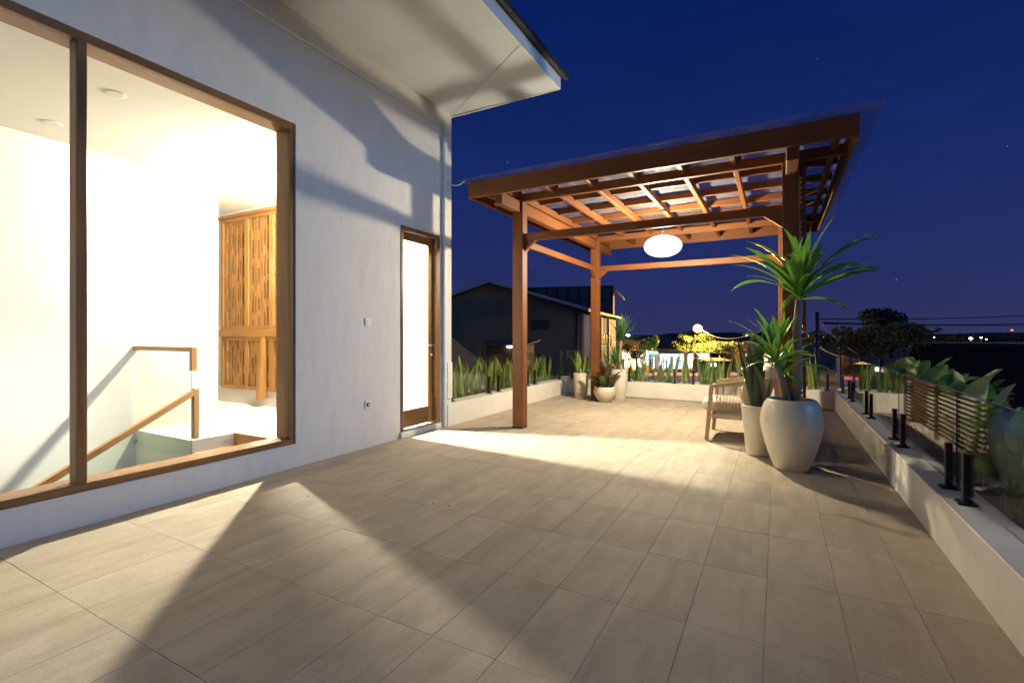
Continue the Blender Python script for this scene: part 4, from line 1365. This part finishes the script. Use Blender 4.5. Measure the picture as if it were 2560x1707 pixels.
def shop(d, px0, px1, h, roof_h, nwin, label, wall_m, light_m, seed, sign=None):
    r = random.Random(seed)
    W, L, b_ = facade(d, px0, px1, 6)
    root = thing('shop_building', W(L / 2, 3, GZ), label, 'shop', 'lit shops across the street')
    MB().prism([W(0, 0, GZ), W(L, 0, GZ), W(L, 6, GZ), W(0, 6, GZ)], (0, 0, h)).build('wall', wall_m, root)
    MB().prism([W(-.4, -1.0, GZ + h - .1), W(L + .4, -1.0, GZ + h - .1), W(L + .4, 3, GZ + h + roof_h), W(-.4, 3, GZ + h + roof_h)], (0, 0, .14)).build('roof', M['clay'], root)
    MB().prism([W(-.2, -1.3, GZ + h - .62), W(L + .2, -1.3, GZ + h - .62), W(L + .2, -.02, GZ + h - .45), W(-.2, -.02, GZ + h - .45)], (0, 0, .07)).build('awning', M['shop_wall'], root)
    MB().prism([W(.2, -.08, GZ + h - .95), W(L - .2, -.08, GZ + h - .95), W(L - .2, -.08, GZ + h - .70), W(.2, -.08, GZ + h - .70)], b_ * .07).build('sign_lights', sign or M['warm_light'], root)
    for i in range(nwin):
        u0, u1 = L * (i + .12) / nwin, L * (i + .88) / nwin
        w_ = MB().prism([W(u0, -.05, GZ + .25), W(u1, -.05, GZ + .25), W(u1, -.05, GZ + h - 1.0), W(u0, -.05, GZ + h - 1.0)], b_ * .045).build('window', light_m, root)
        for j in range(1, 3):
            uu = u0 + (u1 - u0) * j / 3
            MB().prism([W(uu - .03, -.09, GZ + .25), W(uu + .03, -.09, GZ + .25), W(uu + .03, -.09, GZ + h - 1.0), W(uu - .03, -.09, GZ + h - 1.0)], b_ * .038).build('window_bar', M['dark_frame'], w_)
        zm = GZ + .25 + (h - 1.25) * .6
        MB().prism([W(u0, -.085, zm), W(u1, -.085, zm), W(u1, -.085, zm + .06), W(u0, -.085, zm + .06)], b_ * .034).build('window_bar', M['dark_frame'], w_)
    for j in range(int(L / 1.1)):
        MB().prism([W(.3 + j * 1.1, -2.2, GZ), W(.3 + j * 1.1 + r.uniform(.4, .8), -2.2, GZ), W(.3 + j * 1.1 + .6, -1.7, GZ), W(.3 + j * 1.1, -1.7, GZ)], (0, 0, r.uniform(.3, .8))).build('display_box', r.choice([M['clay'], M['shop_wall'], M['red_light'], M['timber_dark']]), root)
    return root


shop(60, 1552, 1640, 2.9, .8, 3, 'white-blue lit shop left of the street tree, nearest the yucca', M['shop_wall'], M['shop_light'], 3)
shop(59, 1646, 1712, 2.75, .9, 2, 'lit shop with wide bluish windows below the street lamp', M['shop_wall'], M['shop_light'], 4)
shop(60, 1716, 1776, 2.8, .7, 2, 'lit white shop behind the street tree trunk', M['shop_wall'], M['warm_light'], 5, M['shop_light'])
shop(58, 1850, 1960, 2.6, .7, 3, 'dim shop behind the dark snake plant', M['timber_dark'], M['warm_light'], 6)
W, L, b_ = facade(46, 1500, 1960, 1)
tag(MB().prism([W(0, 0, GZ), W(L, 0, GZ), W(L, .3, GZ), W(0, .3, GZ)], (0, 0, .55)).build('white_trail_block', simple('white_trail', (.8, .8, .82), .6)), 'long low white block standing in for car light trails', 'barrier')  # white block shaped to stand in for traces of passing car lights
tag(MB().prism([W(0, .31, GZ), W(L, .31, GZ), W(L, .5, GZ), W(0, .5, GZ)], (0, 0, .72)).build('red_trail_strip', M['red_light']), 'glowing red strip standing in for tail-light trails', 'light strip')  # added glow strip in place of the red trails of passing cars

W, L, b_ = facade(42, 1768, 1822, 1)
kk = thing('timber_kiosk', W(L / 2, 1, GZ), 'brown boarded kiosk across the street behind the armchair', 'kiosk')
for i in range(9):
    MB().prism([W(L * i / 9 + .01, 0, GZ), W(L * (i + 1) / 9 - .01, 0, GZ), W(L * (i + 1) / 9 - .01, 0, -1.15), W(L * i / 9 + .01, 0, -1.15)], b_ * .06).build('board', M['timber_dark'], kk)
MB().prism([W(-.25, -.4, -1.15), W(L + .25, -.4, -1.15), W(L + .25, 2, -1.0), W(-.25, 2, -1.0)], (0, 0, .12)).build('kiosk_roof', M['clay'], kk)
MB().prism([W(0, .07, GZ), W(L, .07, GZ), W(L, 2, GZ), W(0, 2, GZ)], (0, 0, -1.16 - GZ)).build('kiosk_body', M['timber_dark'], kk)
for i in range(2):
    MB().prism([W(.1 + i * .42, -.03, -1.55), W(.36 + i * .42, -.03, -1.55), W(.36 + i * .42, -.03, -1.22), W(.1 + i * .42, -.03, -1.22)], b_ * .025).build('window', M['warm_light'], kk)


def hip_house(d, px0, px1, pye, pyr, label, wall_m=None, roof_m=None, lit=False):
    W, L, b_ = facade(d, px0, px1, 6)
    zE = CAMZ + (836 - pye) / F * d
    zR = CAMZ + (836 - pyr) / F * d
    root = thing('house_beyond', W(L / 2, 3, GZ), label, 'house')
    MB().prism([W(.06 * L, .3, GZ), W(.94 * L, .3, GZ), W(.94 * L, 5.5, GZ), W(.06 * L, 5.5, GZ)], (0, 0, zE - GZ)).build('wall', wall_m or M['shop_wall'], root)
    mb = MB()
    mb.add([W(0, 0, zE), W(L, 0, zE), W(L, 6, zE), W(0, 6, zE), W(.35 * L, 3, zR), W(.65 * L, 3, zR)], [(0, 1, 5, 4), (1, 2, 5), (2, 3, 4, 5), (3, 0, 4), (0, 3, 2, 1)])
    mb.build('roof', roof_m or M['clay'], root)
    for i in range(3):
        MB().prism([W(L * (.15 + .26 * i), .26, zE - 1.6), W(L * (.15 + .26 * i) + .12 * L, .26, zE - 1.6), W(L * (.15 + .26 * i) + .12 * L, .26, zE - .5), W(L * (.15 + .26 * i), .26, zE - .5)], b_ * .03).build('window', M['warm_light'] if (lit and i == 1) else M['dark_glass'], root)
    return root


hip_house(72, 1636, 1694, 860, 837, 'hip-roofed brown house left of the street lamp', M['timber_dark'])
hip_house(80, 1575, 1625, 862, 846, 'small dark house behind the teal-lit tree', M['timber_dark'])
hip_house(66, 1790, 1850, 866, 850, 'low dark roofed house right of the street lamp', M['timber_dark'])
hip_house(125, 2394, 2424, 848, 834, 'tiny pale house on the skyline beside a white lamp', M['shop_wall'])

# distant ridge
hl = MB()
vs, fs = [], []
r = random.Random(5)
for i in range(121):
    px = -600 + i * 40
    p = PX(px, 836, 330)
    hgt = CAMZ - .6 + 1.3 * math.sin(i * .33) + r.uniform(-.5, 1.2)
    vs += [(p.x, p.y, GZ - 2), (p.x, p.y, hgt)]
fs = [(2 * i, 2 * i + 2, 2 * i + 3, 2 * i + 1) for i in range(120)]
n0 = len(vs)
vs += [(x + F2.x * 40, y + F2.y * 40, z) for x, y, z in vs[:n0]]
fs += [tuple(n0 + q for q in f) for f in fs[:120]] + [(2 * i + 1, 2 * i + 3, n0 + 2 * i + 3, n0 + 2 * i + 1) for i in range(120)]
hl.add(vs, fs)
tag(hl.build('hills', M['hill']), 'low dark skyline far beyond the town', kind='structure')

# ------------------------------------------------------------------ trees
def crown_mesh(name, rx, ry, rz, nleaf, size, mats, seed, lobes=9):
    r = random.Random(seed)
    cs = []
    for k in range(lobes):
        a = r.uniform(0, 6.283); q = math.sqrt(r.random()) * .72
        cs.append((rx * q * math.cos(a), ry * q * math.sin(a), rz * r.uniform(-.45, .6), r.uniform(.30, .52)))
    vs, fs, ms = [], [], []
    for k in range(nleaf):
        cx, cy_, cz, s = cs[k % lobes]
        while True:
            x, y, z = r.uniform(-1, 1), r.uniform(-1, 1), r.uniform(-1, 1)
            d2 = x * x + y * y + z * z
            if .25 < d2 < 1: break
        p = Vector((cx + x * rx * s, cy_ + y * ry * s, cz + z * rz * s * 1.05))
        a = Vector((r.gauss(0, 1), r.gauss(0, 1), r.gauss(0, 1))).normalized()
        b2 = a.cross(Vector((r.gauss(0, 1), r.gauss(0, 1), r.gauss(0, 1)))).normalized()
        sz = size * r.uniform(.6, 1.3)
        n0 = len(vs)
        vs += [p - a * sz * .5, p + b2 * sz * .28, p + a * sz * .5, p - b2 * sz * .28]
        fs.append((n0, n0 + 1, n0 + 2, n0 + 3))
        ms.append(r.randrange(len(mats)))
    me = bpy.data.meshes.new(name)
    me.from_pydata([tuple(v) for v in vs], [], fs)
    for m_ in mats: me.materials.append(m_)
    me.polygons.foreach_set('material_index', ms)
    me.update()
    return me, cs


def tree(px, py, d, rx, rz, nleaf, size, mats, label, seed, group='trees beyond the terrace', name='tree'):
    c = PX(px, py, d)
    root = thing(name, (c.x, c.y, GZ), label, 'tree', group)
    me, cs = crown_mesh('crown', rx, rx, rz, nleaf, size, mats, seed)
    cr = inst('crown', me, (0, 0, c.z - GZ), (0, 0, 0), root)
    tr = MB()
    hgt = c.z - GZ
    tr.tube([(c.x, c.y, GZ), (c.x + .1, c.y, GZ + hgt * .5), (c.x, c.y + .05, c.z - rz * .2)], [.09 * rx + .05, .07 * rx + .03, .03 * rx + .02], 8)
    for cx, cy_, cz, s in cs[:6]:
        tr.tube([(c.x, c.y, c.z - rz * .5), (c.x + cx * .5, c.y + cy_ * .5, c.z + cz * .4 - rz * .1), (c.x + cx, c.y + cy_, c.z + cz)], [.035 * rx, .022 * rx, .008 * rx], 5)
    tr.build('trunk', M['bark'], root)
    return root


tree(1736, 857, 54, 2.9, 1.35, 4200, .25, [M['tree_a'], M['tree_a'], M['tree_b']], 'street tree glowing yellow under the sodium lamp', 21)
tree(1800, 870, 50, 2.2, .7, 2200, .18, [M['tree_a'], M['tree_b']], 'low scrubby tree right of the glowing street tree', 22)
tree(1624, 868, 50, 1.15, 1.5, 2600, .20, [M['tree_b'], M['tree_a']], 'slim tree tinted teal by the added sign behind the yucca', 23)
tree(1590, 880, 46, 1.3, .9, 1800, .17, [M['tree_b'], M['tree_c']], 'dark bush tree between yucca and teal-lit tree', 24)
tree(2150, 850, 13.5, .75, .55, 2600, .085, [M['tree_b'], M['tree_c']], 'rust-tipped bushy tree just right of the grey pole', 25)
tree(2230, 852, 13.0, .85, .55, 3000, .085, [M['tree_b'], M['tree_b'], M['tree_c'], M['tree_a']], 'green bushy tree behind the tall cupped leaves', 26)
tree(2200, 812, 24, 1.25, .85, 2600, .16, [M['tree_b']], 'tall dark tree silhouetted above the bushy trees', 27)
tree(2100, 846, 30, 1.9, .8, 1600, .2, [M['tree_b']], 'dark tree mass behind the utility pole', 28)
tree(2290, 830, 34, .8, .75, 900, .2, [M['tree_b']], 'wind-bent dark tree left of the far rooftops', 29)
tree(2322, 836, 40, .9, .6, 700, .2, [M['tree_b']], 'small round dark tree on the skyline beside the bent tree', 30)
tree(2500, 852, 90, 4.2, 1.6, 1500, .5, [M['tree_b']], 'dark rounded tree under the red beacon', 31)

for k, (px, py, d, rx, lab) in enumerate(((2365, 847, 95, 2.6, 'dark tree left of the tiny pale house on the skyline'), (2445, 850, 100, 2.4, 'low dark tree right of the tiny pale house'), (2545, 847, 85, 3.0, 'dark skyline tree at the far right below the beacon'),
                                            (2405, 851, 70, 2.2, 'dark scrub in front of the tiny pale house'), (2475, 852, 75, 2.4, 'dark scrub below the far white lamps'))):
    tree(px, py, d, rx, 1.0, 700, .4, [M['tree_b']], lab, 60 + k)
# street lamp
sl = PX(1744, 821, 52)
st_ = thing('street_lamp', (sl.x, sl.y, GZ), 'orange sodium street lamp above the glowing tree', 'street lamp')
pb = sl + F2 * .7
MB().tube([(pb.x, pb.y, GZ), (pb.x, pb.y, sl.z + .2), (sl.x + F2.x * .4, sl.y + F2.y * .4, sl.z + .36), (sl.x, sl.y, sl.z + .38)], [.07, .05, .035, .03], 8).build('lamp_pole', M['dark_frame'], st_)
MB().lathe([(.001, -.46), (.27, -.39), (.44, -.19), (.48, 0), (.44, .19), (.27, .39), (.001, .46)], tuple(sl), 20).build('lamp_head', M['sodium'], st_)
point_light('sodium_light', (sl.x - F2.x * 1.1, sl.y - F2.y * 1.1, sl.z - .1), SODIUM_W, (1.0, .55, .13), .15, st_)

# utility pole and cables
up = PX(2043, 780, 20)
ut = thing('utility_pole', (up.x, up.y, GZ), 'dark utility pole with insulators right of the dracaena', 'pole')
MB().tube([(up.x, up.y, GZ), (up.x, up.y, up.z)], [.10, .075], 10).build('shaft', M['dark_frame'], ut)
for z in (.35, .65, .95, 1.3):
    MB().tube([up + Vector((-.09, -.05, z - up.z)), up + Vector((.09, -.05, z - up.z))], .022, 6).build('insulator', M['pale_metal'], ut)
gp = PX(2095, 812, 17)
tag(MB().tube([(gp.x, gp.y, GZ), tuple(gp)], [.055, .05], 10).build('steel_pole', M['pale_metal']), 'slim grey pole left of the rust-tipped tree', 'pole')


def cable(p0, p1, sag, r_, mat, label):
    pts = [p0.lerp(p1, k / 16) - Vector((0, 0, sag * 4 * (k / 16) * (1 - k / 16))) for k in range(17)]
    tag(MB().tube(pts, r_, 5).build('cable', mat), label, 'cable', 'overhead cables')


cable(PX(1756, 824, 52), PX(1945, 808, 26), .9, .03, M['iron_sheet'], 'sagging cable from the street lamp towards the dracaena')
cable(PX(2052, 802, 20), PX(2145, 885, 11), .12, .016, M['timber_dark'], 'cable slanting down from the utility pole to the bushes')
cable(PX(2050, 866, 20), PX(2100, 890, 10.5), .05, .018, M['timber_dark'], 'low cable from the utility pole towards the glass corner')
cable(PX(2052, 797, 20), PX(2900, 740, 60), .8, .03, M['dark_cable'], 'highest dark cable crossing the open sky on the right')
cable(PX(2060, 806, 22), PX(2900, 775, 60), .7, .03, M['dark_cable'], 'second dark cable crossing the sky on the right')
cable(PX(2060, 809, 22), PX(2900, 800, 60), .3, .03, M['dark_cable'], 'lowest dark cable crossing the sky on the right')

# neighbouring dark roof
n0, n1 = PX(2285, 857, 21), PX(2950, 862, 17)
nb = thing('neighbour_building', ((n0.x + n1.x) / 2, (n0.y + n1.y) / 2, GZ), 'dark tiled roof of the neighbouring building beyond the bed', 'building')
dn_ = Vector((-(n1.y - n0.y), n1.x - n0.x, 0)).normalized()
if dn_.dot(Vector((0, 0, 0)) - n0) < 0: dn_ = -dn_
e0, e1 = n0 + dn_ * 7 - Vector((0, 0, 2.4)), n1 + dn_ * 7 - Vector((0, 0, 2.4))
MB().prism([n0, n1, e1, e0], (0, 0, -.1)).build('roof', M['night_roof'], nb)
f0, f1 = n0 - dn_ * 7 - Vector((0, 0, 2.4)), n1 - dn_ * 7 - Vector((0, 0, 2.4))
MB().prism([n0, n1, f1, f0], (0, 0, -.1)).build('roof', M['night_roof'], nb)
MB().tube([n0 + Vector((0, 0, .02)), n1 + Vector((0, 0, .02))], .05, 8).build('ridge_cap', M['pale_metal'], nb)
w0, w1 = n0 + dn_ * 6.4, n1 + dn_ * 6.4
w2, w3 = n1 - dn_ * 6.4, n0 - dn_ * 6.4
MB().prism([Vector((w.x, w.y, GZ)) for w in (w0, w1, w2, w3)], (0, 0, n0.z - 2.4 - GZ)).build('wall', M['black_cladding'], nb)

# far points of light
bc = PX(2530, 827, 200)
bt = thing('beacon_mast', (bc.x, bc.y, GZ), 'thin mast carrying a red beacon light', 'mast')
MB().tube([(bc.x, bc.y, GZ), (bc.x, bc.y, bc.z)], .12, 6).build('mast', M['dark_frame'], bt)
MB().lathe([(.001, 0), (.32, .15), (.32, .45), (.001, .6)], tuple(bc), 10).build('beacon', M['beacon'], bt)
for px, py, d, s, mt, lab in ((2427, 846, 62, .20, 'lamp_white', 'bright white lamp beside the tiny pale house'), (2453, 844, 62, .12, 'lamp_white', 'small white lamp right of the bright white one'), (2466, 848, 62, .10, 'lamp_warm', 'dim warm lamp right of the far white lamps'),
                              (2335, 843, 62, .09, 'lamp_white', 'faint lamp on the skyline behind the small round tree'), (1641, 844, 110, .3, 'lamp_warm', 'warm lamp on the skyline left of the hip-roofed house'), (1570, 838, 100, .42, 'lamp_white', 'bright white lamp behind the yucca leaves'),
                              (1650, 840, 150, .22, 'lamp_warm', 'faint warm lamp above the hip-roofed house'), (1867, 838, 140, .22, 'lamp_white', 'faint white lamp behind the dark snake plant'), (1880, 838, 140, .2, 'lamp_white', 'second faint white lamp behind the dark snake plant')):
    c = PX(px, py, d)
    t = thing('distant_lamp', (c.x, c.y, GZ), lab, 'lamp', 'distant lamps')
    MB().tube([(c.x, c.y, GZ), (c.x, c.y, c.z - s * .6)], .08, 6).build('lamp_pole', M['dark_frame'], t)
    MB().lathe([(.001, -s * .6), (s * .9, -s * .2), (s, 0), (s * .6, s * .5), (.001, s * .6)], tuple(c), 10).build('lamp_head', M[mt], t)
# teal sign and light added to tint the slim tree
tl_ = PX(1632, 876, 47.5)
tg = thing('added_teal_sign', (tl_.x, tl_.y, GZ), 'added teal lit sign on a post tinting the slim tree', 'sign')
MB().bbox((tl_.x - .5, tl_.y - .05, tl_.z - .4), (tl_.x + .5, tl_.y + .05, tl_.z - .1), .02).build('sign_board', M['teal_light'], tg)
MB().tube([(tl_.x, tl_.y, GZ), (tl_.x, tl_.y, tl_.z - .4)], .05, 6).build('sign_post', M['dark_frame'], tg)
point_light('sign_light', (tl_.x, tl_.y - .2, tl_.z + .1), 260, (.1, .9, .6), .1, tg)
